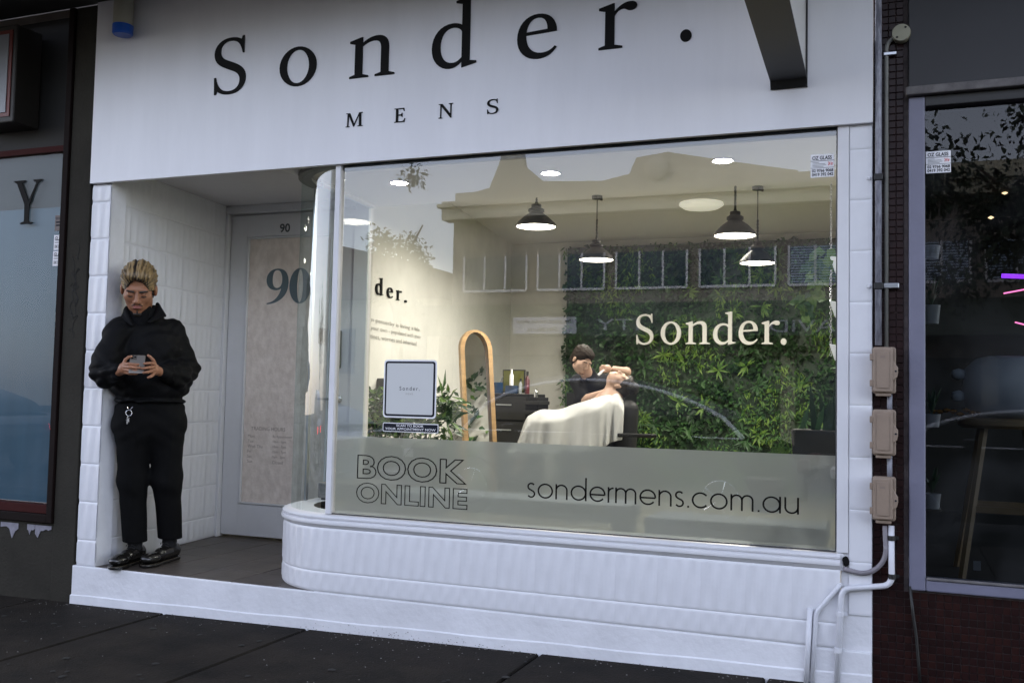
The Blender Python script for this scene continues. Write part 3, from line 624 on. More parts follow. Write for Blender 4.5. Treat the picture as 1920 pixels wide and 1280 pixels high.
# cylinder fitting, top left
c0 = at(231, 40, 1, -0.09); zb = at(231, 66, 1, -0.09)[2]; r_ = 0.056
dl = thing('tube_light', 'pale cylinder light with blue base hanging over the fascia', 'light fitting', (c0[0], c0[1], zb))
b = MB(); b.lathe([(r_, zb + .058), (r_, 3.328)], (c0[0], c0[1], 0), 28); part('tube', b, mat('tube_cream', (0.34, 0.33, 0.27), 0.4, noise=0.15), dl, angle=40)
b = MB(); b.lathe([(r_ * .9, zb - .001), (r_ + .002, zb + .008), (r_ + .002, zb + .056)], (c0[0], c0[1], 0), 28); part('blue_base', b, blue_m, dl, angle=40)
# ------------------------------------------------------------------ entrance door
YD = 1.30
dr = thing('entrance_door', 'white glazed door numbered 90 at the back of the recess', 'door', (0.53, YD, 0))
def dbox(n, x0, x1, y0, y1, z0, z1, m_, par=dr, **k): b = MB(); b.box(x0, x1, y0, y1, z0, z1); return part(n, b, m_, par, **k)
dbox('jamb', -0.06, -0.012, YD - .002, YD + .10, 0.0, 2.342, white_wood, bev=.004)
dbox('door_frame', -0.010, 0.020, YD - .03, YD + .08, 0.0, 2.285, white_wood, bev=.006)
dbox('jamb', 1.062, 1.172, YD - .03, YD + .02, 0.0, 2.342, white_wood, bev=.004)
dbox('head', -0.010, 1.060, YD - .028, YD + .08, 2.287, 2.342, white_wood, bev=.004)
leafp = [('stile', 0.026, 0.165, 0.02, 2.275), ('stile', 0.875, 1.052, 0.02, 2.275), ('rail', 0.166, 0.874, 0.02, 0.235), ('rail', 0.166, 0.874, 2.12, 2.275)]
for n_, a, c, z0, z1 in leafp: dbox(n_, a, c, YD + .005, YD + .045, z0, z1, white_wood)
for n_, a, c, z0, z1 in (('bead', .168, .182, .238, 2.117), ('bead', .858, .872, .238, 2.117), ('bead', .184, .856, .238, .25), ('bead', .184, .856, 2.105, 2.117)): dbox(n_, a, c, YD + .002, YD + .03, z0, z1, white_wood, bev=.003)
pn = dbox('door_pane', .184, .856, YD + .018, YD + .024, .252, 2.103, door_film)
q0, q1 = at(500, 500, 1, YD + .01), at(541, 500, 1, YD + .01); zt = at(520, 503, 1, YD)[2]; zb_ = at(505, 567, 1, YD)[2]
glyph('9', (q0[0], YD + .016, zb_), q1[0] - q0[0], zt - zb_, .003, pn, grey_no, name='numeral')
q2, q3 = at(543, 500, 1, YD + .01), at(583, 500, 1, YD + .01); glyph('0', (q2[0], YD + .016, zb_ + .0), q3[0] - q2[0], zt - zb_, .003, pn, grey_no, name='numeral')
q = at(524, 436, 1, YD); q_ = at(543, 436, 1, YD); textpart('90', (q[0], YD + .0035, q[2]), dr, mat('small_numeral', (.07, .08, .09), .5), width=q_[0] - q[0], height=.062, offset=.02, depth=.004, name='small_numerals')
z_ = at(470, 806, 1, YD)[2]; x_ = at(468, 806, 1, YD)[0]; x2 = at(532, 806, 1, YD)[0]
faint = mat('faint_print', (0.36, 0.29, 0.25), 0.6)
textpart('TRADING HOURS', (x_, YD + .017, z_), pn, faint, width=x2 - x_, name='printed_line')
for i, (d_, h_) in enumerate((('Mon', 'By Appointment'), ('Tue', '10am - 6pm'), ('Wed-Thu', '10am - 7pm'), ('Fri', '10am - 7pm'), ('Sat', '9am - 5pm'), ('Sun', 'Closed'))):
    zz = at(470, 820 + 9.5 * i, 1, YD)[2]; xx = at(462, 820, 1, YD)[0]
    textpart(d_, (xx, YD + .017, zz), pn, faint, height=.022, name='printed_line'); textpart(h_, (xx + .21, YD + .017, zz), pn, faint, height=.022, name='printed_line')
hz_ = at(630, 748, 1, YD - .03)
b = MB(); b.lathe([(.0, .0), (.026, .0), (.026, .008), (.02, .012), (0.0, .012)], (hz_[0], YD + .005, hz_[2]), 20, ((1, 0, 0), (0, 0, 1), (0, -1, 0)))
b.tube([(hz_[0], YD, hz_[2]), (hz_[0], YD - .045, hz_[2]), (hz_[0] - .02, YD - .055, hz_[2]), (hz_[0] - .125, YD - .055, hz_[2])], .009, 10); part('lever_handle', b, steel, dr, smooth=True)
a_, c_ = at(598, 616, 1, YD), at(608, 644, 1, YD); dbox('lock_plate', a_[0], c_[0], YD - .006, YD + .004, c_[2], a_[2], mat('brass_plate', (.25, .17, .10), .35, metal=.6), bev=.003)
a_, c_ = at(627, 620, 1, YD), at(639, 690, 1, YD); dbox('keypad', a_[0], c_[0], YD - .02, YD + .004, c_[2], a_[2], mat('keypad_olive', (.10, .10, .07), .4), bev=.004)
# ------------------------------------------------------------------ display window
dw = thing('display_window', 'large display window with curved left corner and frosted lower band', 'window', (2.9, 0.02, 0.4))
b = MB(); b.add([(1.737, .018, .40), (4.232, .018, .40), (4.232, .018, 2.236), (1.737, .018, 2.236)], [(0, 1, 2, 3)]); part('glass_pane', b, glass, dw)
def gpath(a): R_ = .455; return (XC - R_ * math.sin(a), .475 - R_ * math.cos(a))
b = MB(); P = [[(*gpath(a), z) for z in (.402, 2.236)] for a in np.linspace(0.0, math.pi / 2, 40)]; b.grid(P); part('curved_pane', b, glass_curved, dw, smooth=True)
b = MB(); b.add([(1.258, .50, .402), (1.185, 1.268, .402), (1.185, 1.268, 2.27), (1.258, .50, 2.27)], [(0, 1, 2, 3)]); part('side_pane', b, glass_curved, dw)
b = MB(); b.box(1.704, 1.736, -.004, .045, .40, 2.236); part('mullion', b, white_wood, dw, bev=.004)
b = MB(); b.box(1.257, 1.272, .472, .498, .40, 2.245); part('corner_strip', b, steel, dw, bev=.003)
b = MB(); b.tube([(4.232, .012, .402), (4.232, .012, 2.234)], .005, 6); b.tube([(1.737, .012, .403), (4.23, .012, .403)], .0035, 6); part('black_seal', b, dark_rubber, dw)
b = MB(); b.box(1.737, 4.236, -.002, .05, 2.2365, 2.262); part('head_rail', b, black_metal, dw, bev=.003)
b = MB(); b.box(1.737, 4.233, .022, .05, 2.205, 2.2355); part('head_bead', b, mat('blue_grey_bead', (.16, .18, .22), .4), dw, bev=.004)
b = MB(); P = []
for a in np.linspace(0, math.pi / 2, 40):
    sn, cs = math.sin(a), math.cos(a); P.append([(XC - r * sn, .475 - r * cs, z) for r, z in ((.475, 2.26), (.475, 2.236), (.40, 2.236), (.40, 2.26))])
b.grid(P); part('curved_head', b, mat('grey_head', (.10, .10, .095), .5), dw, angle=30)
b = MB(); b.obox((1.225, .885, 2.285), (-.0945, .9955, 0), (.9955, .0945, 0), (0, 0, 1), .395, .03, .015); part('side_head', b, white_wood, dw, bev=.004)
fz = .807
b = MB(); b.add([(1.745, .024, .405), (4.228, .024, .405), (4.228, .024, fz), (1.745, .024, fz)], [(0, 1, 2, 3)]); ff = part('frosted_band', b, frost, dw)
# window lettering
def outline(txt, x0, x1, zbase, h):
    v, f = text2d(txt, offset=0.032, outline=0.017, spacing=1.08)
    x, y = v[:, 0], v[:, 1]; v[:, 0] = (x - x.min()) / (x.max() - x.min()) * (x1 - x0); v[:, 1] = (y - y.min()) / (y.max() - y.min()) * h; v[:, 2] *= .05
    b = MB(); b.add(place(v, (x0, .0165, zbase), (1, 0, 0), (0, 0, 1), (0, -1, 0)), f); part('outline_lettering', b, black_letter, dw)
outline('BOOK', 1.877, 2.501, .590, .125); outline('ONLINE', 1.875, 2.506, .468, .105)
def avant(txt):
    """light geometric sans: circles and stems as strokes, x-height 1"""
    W = .105; R_ = .5 - W / 2; C = lambda cx, cy, r, a0, a1, n=26: [(cx + r * math.cos(math.radians(a)), cy + r * math.sin(math.radians(a))) for a in np.linspace(a0, a1, n)]
    V, F_ = [], []; x = 0
    def put(pts, dx, closed=False):
        v, f = ribbon(pts, W, closed); n = len(V); V.extend([(q[0] + dx, q[1], 0) for q in v]); F_.extend([tuple(n + i for i in g) for g in f])
    for ch in txt:
        if ch == 'o': put(C(.5, .5, R_, 0, 351, 40), x, True); x += 1.14
        elif ch == 'n': put([(.06, 0), (.06, 1)], x); put([(.06, .5)] + C(.4, .6, .34, 180, 0, 18) + [(.74, 0)], x); x += .97
        elif ch == 'm': put([(.06, 0), (.06, 1)], x); put([(.06, .6)] + C(.355, .65, .295, 180, 0, 16) + [(.65, 0)], x); put([(.65, .6)] + C(.945, .65, .295, 180, 0, 16) + [(1.24, 0)], x); x += 1.47
        elif ch == 'd': put(C(.5, .5, R_, 0, 351, 40), x, True); put([(.96, 0), (.96, 1.5)], x); x += 1.18
        elif ch == 'a': put(C(.5, .5, R_, 0, 351, 40), x, True); put([(.96, 0), (.96, 1)], x); x += 1.18
        elif ch == 'e': put([(.06, .46), (.95, .46)] , x); put(C(.5, .5, R_, -6, 322, 40), x); x += 1.12
        elif ch == 'r': put([(.06, 0), (.06, 1)], x); put([(.06, .6)] + C(.36, .64, .30, 180, 88, 10), x); x += .46
        elif ch == 's': put(C(.27, .745, .21, 35, 245, 18) + C(.27, .265, .215, 65, -150, 20), x); x += .68
        elif ch == 'c': put(C(.5, .5, R_, 40, 320, 36), x); x += 1.04
        elif ch == 'u': put([(.06, 1), (.06, .4)] + C(.4, .4, .34, 180, 360, 18) + [(.74, 1)], x); put([(.74, 1), (.74, 0)], x); x += .9
        elif ch == '.': put([(.1, 0), (.1, .12)], x); x += .30
    return np.array(V), F_
for wd, a_, c_, wn_ in (('sondermens.com.au', (985, 938), (1497, 960), 16),):
    v, f = avant(wd); X0, X1 = 2.818, 4.078; v[:, 0] = v[:, 0] / v[:, 0].max() * (X1 - X0); v[:, 1] *= .072
    b = MB(); b.add(place(v, (X0, .0166, .548), (1, 0, 0), (0, 0, 1), (0, -1, 0)), f); part('web_address', b, black_letter, dw)
# poster with the code left out
a_, c_ = at(721, 674, 1, .0165), at(817, 785, 1, .0165); t = thing('booking_poster', 'white poster with rounded black border stuck on the window', 'poster', (a_[0], .0165, c_[2]))
def rrect(x0, x1, z0, z1, r, n=6):
    P = []
    for cx, cz, a0 in ((x1 - r, z1 - r, 0), (x0 + r, z1 - r, 90), (x0 + r, z0 + r, 180), (x1 - r, z0 + r, 270)):
        for k in range(n + 1): a = math.radians(a0 + 90 * k / n); P.append((cx + r * math.cos(a), cz + r * math.sin(a)))
    return P
def card(n, x0, x1, z0, z1, r, y, m_, par): b = MB(); b.prism(rrect(x0, x1, z0, z1, r), y - .0006, y, 'y'); return part(n, b, m_, par)
X0, X1, ZB, ZT = a_[0], c_[0], c_[2], a_[2]
card('white_edge', X0, X1, ZB, ZT, .018, .0165, stick_w, t); card('black_border', X0 + .008, X1 - .008, ZB + .008, ZT - .008, .014, .0155, stick_b, t); card('white_field', X0 + .018, X1 - .018, ZB + .018, ZT - .018, .008, .0145, mat('poster_white', (.58, .59, .58), .5), t)
textpart('Sonder.', (X0 + .093, .0136, (ZB + ZT) / 2 - .008), t, stick_b, width=.115, spacing=1.35)
textpart('MENS', (X0 + .13, .0136, (ZB + ZT) / 2 - .03), t, ink_soft, width=.04, spacing=1.5)
t = thing('caption_sticker', 'small black caption sticker with white border under the poster', 'sticker', (2.02, .0165, .836))
card('white_edge', 2.021, 2.337, .838, .884, .008, .0165, stick_w, t); card('black_field', 2.025, 2.333, .842, .880, .006, .0155, stick_b, t)
textpart('SCAN TO BOOK', (2.10, .0145, .865), t, stick_w, width=.155, height=.0115, offset=.012); textpart('YOUR APPOINTMENT NOW', (2.035, .0145, .848), t, stick_w, width=.288, height=.0115, offset=.012)

# litter, gum and grit on the footpath
t = thing('chewing_gum_spots', 'dark flattened chewing gum spots scattered over the footpath', 'gum spots', (2, -.6, -.2)); b = MB()
for k in range(90):
    x, y = random.uniform(-.5, 4.6), random.uniform(-1.9, -.05); r = random.uniform(.006, .02); a0 = random.random() * 6; sx = random.uniform(.6, 1.4)
    P = [(x + r * sx * math.cos(a0 + a) * random.uniform(.75, 1.1), y + r * math.sin(a0 + a) * random.uniform(.75, 1.1), gz(x, y) + .0035) for a in np.linspace(0, 6.28, 9)[:-1]]
    b.add(P + [(x, y, gz(x, y) + .005)], [(i, (i + 1) % 8, 8) for i in range(8)])
part('gum', b, mat('old_gum', (.006, .0055, .005), .8), t, kind='stuff')
t = thing('grit', 'pale grit and paint flecks on the footpath along the step', 'grit', (2, -.1, -.2)); b = MB()
for k in range(700):
    x = random.uniform(-.3, 4.4); y = -.012 - abs(random.gauss(0, .05 if k % 3 else .5)); r = random.uniform(.0012, .0042); z = gz(x, y) + .002
    if k % 2: x = 2.35 + random.gauss(0, .35)
    b.add([(x - r, y, z), (x, y - r, z), (x + r * 1.3, y, z), (x, y + r, z), (x, y, z + r)], [(0, 1, 4), (1, 2, 4), (2, 3, 4), (3, 0, 4)])
part('flecks', b, mat('grit_pale', (.16, .15, .14), .8), t, kind='stuff')
# ================================================================== RIGHT SIDE: mosaic wall, neighbour window, boxes, pipes
mw = thing('mosaic_wall', 'dark red mosaic tiled wall between the shopfronts and under the right window', 'wall', (4.4, 0.02, -0.2))
b = MB(); b.box(4.378, 4.517, .022, .30, -0.30, 3.328); b.box(4.5172, 6.6, .022, .30, -0.30, 0.268); part('backing', b, grout, mw)
TM = .0305; cache = None; tiles = []
for i in range(60):
    for j in range(-4, 116):
        x = 4.3795 + TM * i; z = -.135 + TM * j
        if i < 4 or z + TM < .268: 
            if x < 6.2: tiles.append((x, z))
tiles.sort(key=lambda q: (q[0] - 4.6) ** 2 + (q[1] - .1) ** 2)
def tile_small(b, x, y, z): 
    h = TM - .0026; e = .0016
    b.add([(x, y + .006, z), (x + h, y + .006, z), (x + h, y + .006, z + h), (x, y + .006, z + h), (x, y + e, z), (x + h, y + e, z), (x + h, y + e, z + h), (x, y + e, z + h), (x + e, y, z + e), (x + h - e, y, z + e), (x + h - e, y, z + h - e), (x + e, y, z + h - e)],
          [(0, 1, 5, 4), (1, 2, 6, 5), (2, 3, 7, 6), (3, 0, 4, 7), (4, 5, 9, 8), (5, 6, 10, 9), (6, 7, 11, 10), (7, 4, 8, 11), (8, 9, 10, 11)])
tb = MB(); tile_small(tb, 0, 0, 0); variants = []
for c in ((.020, .006, .0055), (.016, .005, .0045), (.026, .0075, .006)):
    variants.append(mesh_of('tile', tb.v, tb.f, mat('red_mosaic_%d' % int(c[0] * 1000), c, .4, spec=.25, noise=.35, nscale=12)))
rest = MB()
for k, (x, z) in enumerate(tiles):
    y = .016 + random.uniform(-.0006, .0006)
    if k < 300: o = link('tile', random.choice(variants), mw); o.location = np.array([x, y, z]) - np.array(OFF[mw.name])
    else: tile_small(rest, x, y, z)
part('tile_field', rest, tile_red, mw, kind='stuff')
rn = thing('right_neighbour_shop', 'dark shop window with grey blue frame at the right edge', 'shopfront', (4.55, 0, .26))
def rb(n, x0, x1, y0, y1, z0, z1, m_, par=rn, **k): b = MB(); b.box(x0, x1, y0, y1, z0, z1); return part(n, b, m_, par, **k)
rb('upper_panel', 4.519, 7, .0, .25, 2.375, 3.328, grey_panel, bev=.004)
rb('ledge', 4.508, 7, -.035, .2, 2.335, 2.372, ledge_mat, bev=.006)
rb('frame_post', 4.519, 4.583, -.004, .12, .27, 2.333, grey_frame, bev=.006)
rb('frame_rail', 4.5835, 7, -.004, .12, .27, .315, grey_frame, bev=.006)
rb('head_rail', 4.5835, 7, -.002, .12, 2.29, 2.333, mat('dark_head', (.03, .03, .03), .6), bev=.004)
rb('sill_strip', 4.5845, 7, -.012, .0, .317, .328, ledge_mat, bev=.003)
b = MB(); b.add([(4.584, .04, .32), (7, .04, .32), (7, .04, 2.29), (4.584, .04, 2.29)], [(0, 1, 2, 3)]); part('glass_pane', b, glass_far, rn)
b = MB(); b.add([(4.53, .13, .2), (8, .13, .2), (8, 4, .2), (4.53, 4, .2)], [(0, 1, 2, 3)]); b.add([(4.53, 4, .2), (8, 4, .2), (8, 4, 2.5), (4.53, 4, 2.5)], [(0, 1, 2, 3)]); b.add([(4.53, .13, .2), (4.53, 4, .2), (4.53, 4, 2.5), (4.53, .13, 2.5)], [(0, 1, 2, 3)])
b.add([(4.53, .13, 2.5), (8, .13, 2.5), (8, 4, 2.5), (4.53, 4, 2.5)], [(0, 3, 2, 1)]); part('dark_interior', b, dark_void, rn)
# things behind the dark glass
st = thing('wooden_stool', 'tall wooden stool holding the large frosted jar behind the dark window', 'stool', (5.0, 1.0, .2))
b = MB(); b.lathe([(0, .925), (.20, .925), (.215, .94), (.215, .965), (.20, .975), (0, .975)], (4.97, 1.0, 0), 28); part('seat', b, wood_dull, st, angle=40)
for dx, dy in ((-.10, -.10), (.10, -.10), (-.10, .10), (.10, .10)):
    b = MB(); b.tube([(4.97 + dx, 1 + dy, .93), (4.97 + dx * 2.1, 1 + dy * 2.1, .2)], .020, 6); part('leg', b, wood_dull, st)
b = MB(); b.box(4.80, 5.14, .83, .855, .52, .55); b.box(4.80, 5.14, 1.145, 1.17, .52, .55); part('rung', b, wood_dull, st)
t = thing('frosted_jar', 'large rounded frosted jar standing on the wooden stool', 'jar', (4.97, 1, .976))
b = MB(); b.lathe([(0, .978), (.15, .978), (.20, 1.02), (.215, 1.12), (.20, 1.22), (.15, 1.27), (.10, 1.28), (.095, 1.26)], (4.99, 1, 0), 30); part('body', b, ghost, t, smooth=True)
b = MB(); b.lathe([(0, -.03), (.03, -.02), (.035, 0), (.03, .02), (0, .03)], (4.76, .98, 1.19), 12); part('lug', b, ghost, t, smooth=True)
b = MB(); b.lathe([(0, -.03), (.03, -.02), (.035, 0), (.03, .02), (0, .03)], (4.76, .98, 1.08), 12); part('lug', b, ghost, t, smooth=True)
for i, (py, hh, lab) in enumerate(((470, .035, 'small white block shelf high behind the dark window edge'), (585, .05, 'white pot with trailing plant behind the dark window edge'), (785, .035, 'white pot halfway down behind the dark window edge'), (935, .04, 'lowest white pot with thin stems behind the dark window edge'))):
    p = at(1742, py, 1, .16); t = thing('small_pot', lab, 'pot', (p[0], .16, p[2])); x0 = 4.592
    b = MB(); b.lathe([(0, p[2] - hh), (.028, p[2] - hh), (.036, p[2] + hh * .6), (.030, p[2] + hh * .6), (0, p[2] + hh * .4)], (4.612, .17, 0), 16); part('pot', b, mat('dim_pot', (.25, .25, .27), .5), t, angle=40)
    if i:
        b = MB()
        for k in range(14):
            a = random.uniform(0, 6.28); l = random.uniform(.05, .13); c = np.array([4.612, .17, p[2] + hh * .5]); e = c + np.array([math.cos(a) * .04, math.sin(a) * .04, l]); s_ = np.array([math.sin(a), -math.cos(a), 0]) * .008
            b.add([c, (c + e) / 2 + s_ + (0, 0, .02), e, (c + e) / 2 - s_ + (0, 0, .02)], [(0, 1, 2, 3)])
        part('foliage', b, leaf_d, t, kind='stuff')
for i, (pa, pb, m_, lab, rad) in enumerate((((1878, 517), (1935, 519), neon_p, 'purple neon tube glowing inside the dark right shop', .014), ((1882, 550), (1935, 540), neon_r, 'pink neon streak below the purple tube', .0045), ((1903, 604), (1935, 612), neon_r, 'short pink neon piece lowest in the dark right shop', .0045))):
    a, c = at(*pa, 1, 2.5), at(*pb, 1, 2.5); t = thing('neon_tube', lab, 'neon light', tuple(a)); b = MB(); b.tube([a, c], rad, 8); part('tube', b, m_, t)
for i, (px, py, lab) in enumerate(((1884, 362, 'upper warm pinpoint light inside the dark right shop'), (1858, 408, 'lower warm pinpoint light inside the dark right shop'))):
    a = at(px, py, 1, 3.0); t = thing('small_lamp', lab, 'lamp', tuple(a)); b = MB(); b.lathe([(0, -.012), (.02, 0), (0, .012)], a, 12); part('bulb', b, mat('warm_bulb', (1, .8, .5), .5, emit=(1, .7, .4), estr=4), t, smooth=True)
a = at(1800, 772, 1, .9); t = thing('amber_ornament', 'crumpled amber ornament glinting behind the dark window', 'ornament', tuple(a)); b = MB()
for k in range(9):
    c = a + np.array([(k - 4) * .03, random.uniform(-.02, .02), random.uniform(-.012, .012)]); b.lathe([(0, -.012), (.022, 0), (.012, .01), (0, .013)], c, 6)
part('folds', b, mat('amber', (.5, .24, .06), .25, metal=.5), t)
t = thing('price_tag', 'small grey card standing low inside the dark window', 'card', tuple(at(1832, 1060, 1, .3))); p = at(1832, 1060, 1, .3); b = MB(); b.box(p[0] - .015, p[0] + .015, .298, .3, p[2] - .02, p[2] + .02); part('card', b, mat('dim_card', (.15, .15, .17), .6), t)
# conduits
pk = lambda name, label, pts, r, m_, cat='pipe', n=12: (lambda t: (part('pipe', MB().tube(pts, r, n), m_, t, smooth=True), t)[1])(thing(name, label, cat, tuple(pts[0])))
def rounded(pts, r=.03, n=6):
    pts = [np.array(p, float) for p in pts]; out = [pts[0]]
    for i in range(1, len(pts) - 1):
        a, b_, c = pts[i - 1], pts[i], pts[i + 1]; u = (a - b_) / np.linalg.norm(a - b_); v = (c - b_) / np.linalg.norm(c - b_)
        p0, p2 = b_ + u * r, b_ + v * r
        for k in range(n + 1): t_ = k / n; out.append((1 - t_) ** 2 * p0 + 2 * t_ * (1 - t_) * b_ + t_ * t_ * p2)
    out.append(pts[-1]); return out
cx1 = at(1647, 400, 1, -.02)[0]; ztop = 3.328
t = pk('galvanised_conduit', 'thick galvanised conduit running down beside the white shopfront', [(cx1, -.012, ztop), (cx1, -.012, 1.28)], .0135, galv)
for py in (332, 536):
    z = at(1650, py, 1, -.02)[2]; b = MB(); b.box(cx1 - .018, cx1 + .018, -.0295, .004, z - .014, z + .014); part('clamp', b, black_metal, t, bev=.003)
    b = MB(); b.lathe([(0, .006), (.007, .004), (.009, 0)], (cx1 - .038, -.004, z), 10, ((1, 0, 0), (0, 0, 1), (0, -1, 0))); part('screw', b, white_plinth, t)
cx2 = at(1662, 400, 1, .0)[0]
t = pk('thin_conduit', 'thin painted conduit bending up to the round cream junction cover', rounded([(cx2, .004, 1.26), (cx2, .004, 2.585), (cx2 + .045, -.004, 2.605)], .035), .0085, mat('conduit_paint', (.22, .22, .20), .6, noise=.2))
z = at(1662, 536, 1, 0)[2]; b = MB(); b.box(cx2 - .012, cx2 + .05, -.008, .012, z - .011, z + .011); part('saddle_clip', b, steel, t, bev=.003)
z = at(1662, 102, 1, 0)[2]; b = MB(); b.box(cx2 - .012, cx2 + .04, -.008, .012, z - .008, z + .008); part('saddle_clip', b, steel, t, bev=.003)
p = at(1690, 62, 1, -.02); t = thing('junction_cover', 'round cream junction cover on the mosaic near the top', 'junction box', tuple(p))
b = MB(); b.lathe([(.036, -.035), (.038, .0), (.036, .008), (0, .010)], p, 28, ((1, 0, 0), (0, 0, 1), (0, -1, 0))); part('cover', b, cream, t, angle=40)
b = MB()
for a in (.9, 4.0): b.lathe([(.005, .0095), (.004, .012), (0, .0125)], p + np.array([.026 * math.cos(a), 0, .026 * math.sin(a)]), 8, ((1, 0, 0), (0, 0, 1), (0, -1, 0)))
part('screw', b, black_metal, t)
for i, (py0, py1, lab) in enumerate(((650, 738, 'topmost of the three beige boxes on the pier edge'), (767, 855, 'middle one of the three beige boxes on the pier edge'), (893, 978, 'lowest of the three beige boxes, a ribbed hose below it'))):
    A = at(1635, py0, 1, -.06); B_ = at(1683, py1, 1, -.06); x0, x1, z1, z0 = A[0], B_[0] - .006, A[2], B_[2]
    t = thing('service_box', lab, 'meter box', (x0, -.06, z0), group='beige service boxes on the pier edge')
    b = MB(); b.prism(rrect(x0, x1, z0, z1, .012), -.05, .014, 'y'); part('base', b, beige_box, t, bev=.004)
    b = MB(); b.prism(rrect(x0 + .004, x1 - .012, z0 + .006, z1 - .004, .010), -.068, -.0505, 'y'); part('lid', b, beige_box, t, bev=.005)
    b = MB(); b.prism(rrect(x0 + .018, x1 - .026, z0 + .022, z1 - .020, .006), -.0715, -.0685, 'y'); part('raised_panel', b, beige_box, t, bev=.0025)
    for q in (.22, .78): b = MB(); zc = z0 + (z1 - z0) * q; b.box(x0 - .009, x0 + .006, -.064, -.045, zc - .014, zc + .014); part('hinge', b, beige_box, t, bev=.003)
    pass
    zc = (z0 + z1) / 2; b = MB(); b.prism([(x1 - .014, zc - .045), (x1 + .004, zc - .030), (x1 + .008, zc - .01), (x1 + .008, zc + .012), (x1 + .002, zc + .02), (x1 - .014, zc + .045)], -.064, -.046, 'y'); lt_ = part('latch_flange', b, beige_box, t, bev=.003)
    b = MB(); b.lathe([(.004, .0), (.004, .0015), (0, .0015)], (x1 - .001, -.0643, zc - .004), 10, ((1, 0, 0), (0, 0, 1), (0, -1, 0))); part('keyhole', b, stick_b, lt_)
    b = MB(); b.box(x0 + .014, x1 - .018, -.056, -.02, z0 - .011, z0 + .001); part('spout', b, beige_box, t, bev=.003)
    if i != 1: b = MB(); b.box(x0 + .032, x1 - .042, -.0722, -.0716, z1 - .047, z1 - .037); part('embossed_plate', b, beige_dark, t)
    textpart('ABB', (x0 + .035, -.0717, z0 + .03), t, beige_dark, width=.026, depth=.0004, name='embossed_mark') if False else None
px = at(1668, 860, 1, -.02)[0]
for i, (ya, yb, lab) in enumerate(((738, 768, 'short grey pipe stub between the upper and middle beige boxes'), (855, 893, 'short grey pipe stub between the middle and lowest beige boxes'))):
    pk('pipe_stub', lab, [(px, -.008, at(1668, ya, 1, 0)[2] + .004), (px, -.008, at(1668, yb, 1, 0)[2] - .004)], .0105, mat('grey_pipe', (.30, .31, .36), .45, noise=.15))
pw = mat('pipe_white', (.66, .67, .71), .4, noise=.1); 
A = lambda x, y, yy=-.02: at(x, y, 1, yy)
main = rounded([A(1671, 985), A(1672, 1088), A(1655, 1100), A(1585, 1103), A(1577, 1130), A(1568, 1285)], .018, 5)
main = rounded([A(1671, 985), A(1672, 1097), A(1578, 1103), A(1568, 1300)], .04, 8)
t = pk('waste_pipe', 'painted pipe dropping from the lowest box and turning down the white pier', main, .0125, pw)
for q in ((1672, 1008), (1673, 1080), (1575, 1150), (1571, 1218)):
    c = A(*q); b = MB(); b.lathe([(.0155, -.010), (.0155, .010)], c, 14); b.box(c[0] + .012, c[0] + .028, -.012, -.002, c[2] - .007, c[2] + .007); part('saddle_clip', b, black_metal if q[0] > 1600 else pw, t)
hose = rounded([A(1659, 985), A(1662, 1050), A(1628, 1078), A(1582, 1066, -.01)], .05, 10); hp = [hose[0]]
for i in range(len(hose) - 1):
    for k in range(1, 9): hp.append(hose[i] + (hose[i + 1] - hose[i]) * k / 8)
pk('ribbed_hose', 'ribbed grey hose curving from the lowest box to a hole in the pier', hp, [.0095 + .0014 * (k % 2) for k in range(len(hp))], mat('hose_grey', (.27, .25, .27), .6, noise=.2), 'hose', 10)
c = A(1586, 1052, -.005); t = thing('broken_hole', 'jagged dark hole at the window sill end where the hose enters', 'hole', tuple(c)); b = MB(); b.prism([(c[0] + .017 * math.cos(a) * (.6 + .6 * random.random()), c[2] + .024 * math.sin(a) * (.7 + .3 * random.random())) for a in np.linspace(0, 6.28, 12)[:-1]], -.0075, -.0045, 'y'); part('recess', b, black_letter, t)
pk('thin_pipe', 'white pipe slanting from the sill corner down to the footpath', rounded([A(1574, 1097, -.012), A(1572, 1100), A(1530, 1148), A(1522, 1300)], .02, 6), .0095, pw)
pk('thin_pipe', 'short straight white pipe leftmost against the fluted base', [A(1519, 1140), A(1511, 1290)], .0115, pw)
cab = [A(1706, 1098, .0), A(1712, 1150, .0), A(1718, 1190, .0), A(1722, 1240, .0), A(1727, 1300, .0)]
t = pk('black_cable', 'sagging black cable hanging down the mosaic under the right window', cab, .0065, black_metal, 'cable', 8)
# ================================================================== INTERIOR
YB = 7.0; inw = lambda y: .93 - .144 * y; XR = 4.34
b = MB(); b.box(-1.6, 5.2, 1.30, 7.4, -.06, -.002); b.box(1.28, XR, .06, 1.30, -.06, -.002); structure('floor', b, floor_in)
b = MB(); b.add([(inw(1.40), 1.40, 0), (inw(YB), YB, 0), (inw(YB), YB, 3.0), (inw(1.40), 1.40, 3.0)], [(0, 1, 2, 3)]); wl_ = structure('wall_left', b, wall_in)
b = MB(); b.box(inw(YB) - .02, 5.3, YB, YB + .12, 0, 3.0); structure('wall_back', b, wall_in)
b = MB(); b.box(XR, XR + .1, .31, YB, 0, 3.0); structure('wall_right', b, wall_in)
b = MB(); b.box(-.3, 1.10, YD + .11, YD + .16, 0, 3.0); structure('wall_entry', b, wall_in)
b = MB(); b.box(1.20, XR, .051, 1.345, 2.292, 2.36); b.box(1.20, XR, 1.30, 1.345, 2.361, 3.0); structure('ceiling_front', b, ceil_in)
b = MB(); b.box(-1.4, 5.2, 1.36, YB + .1, 2.94, 3.0); structure('ceiling', b, ceil_in)
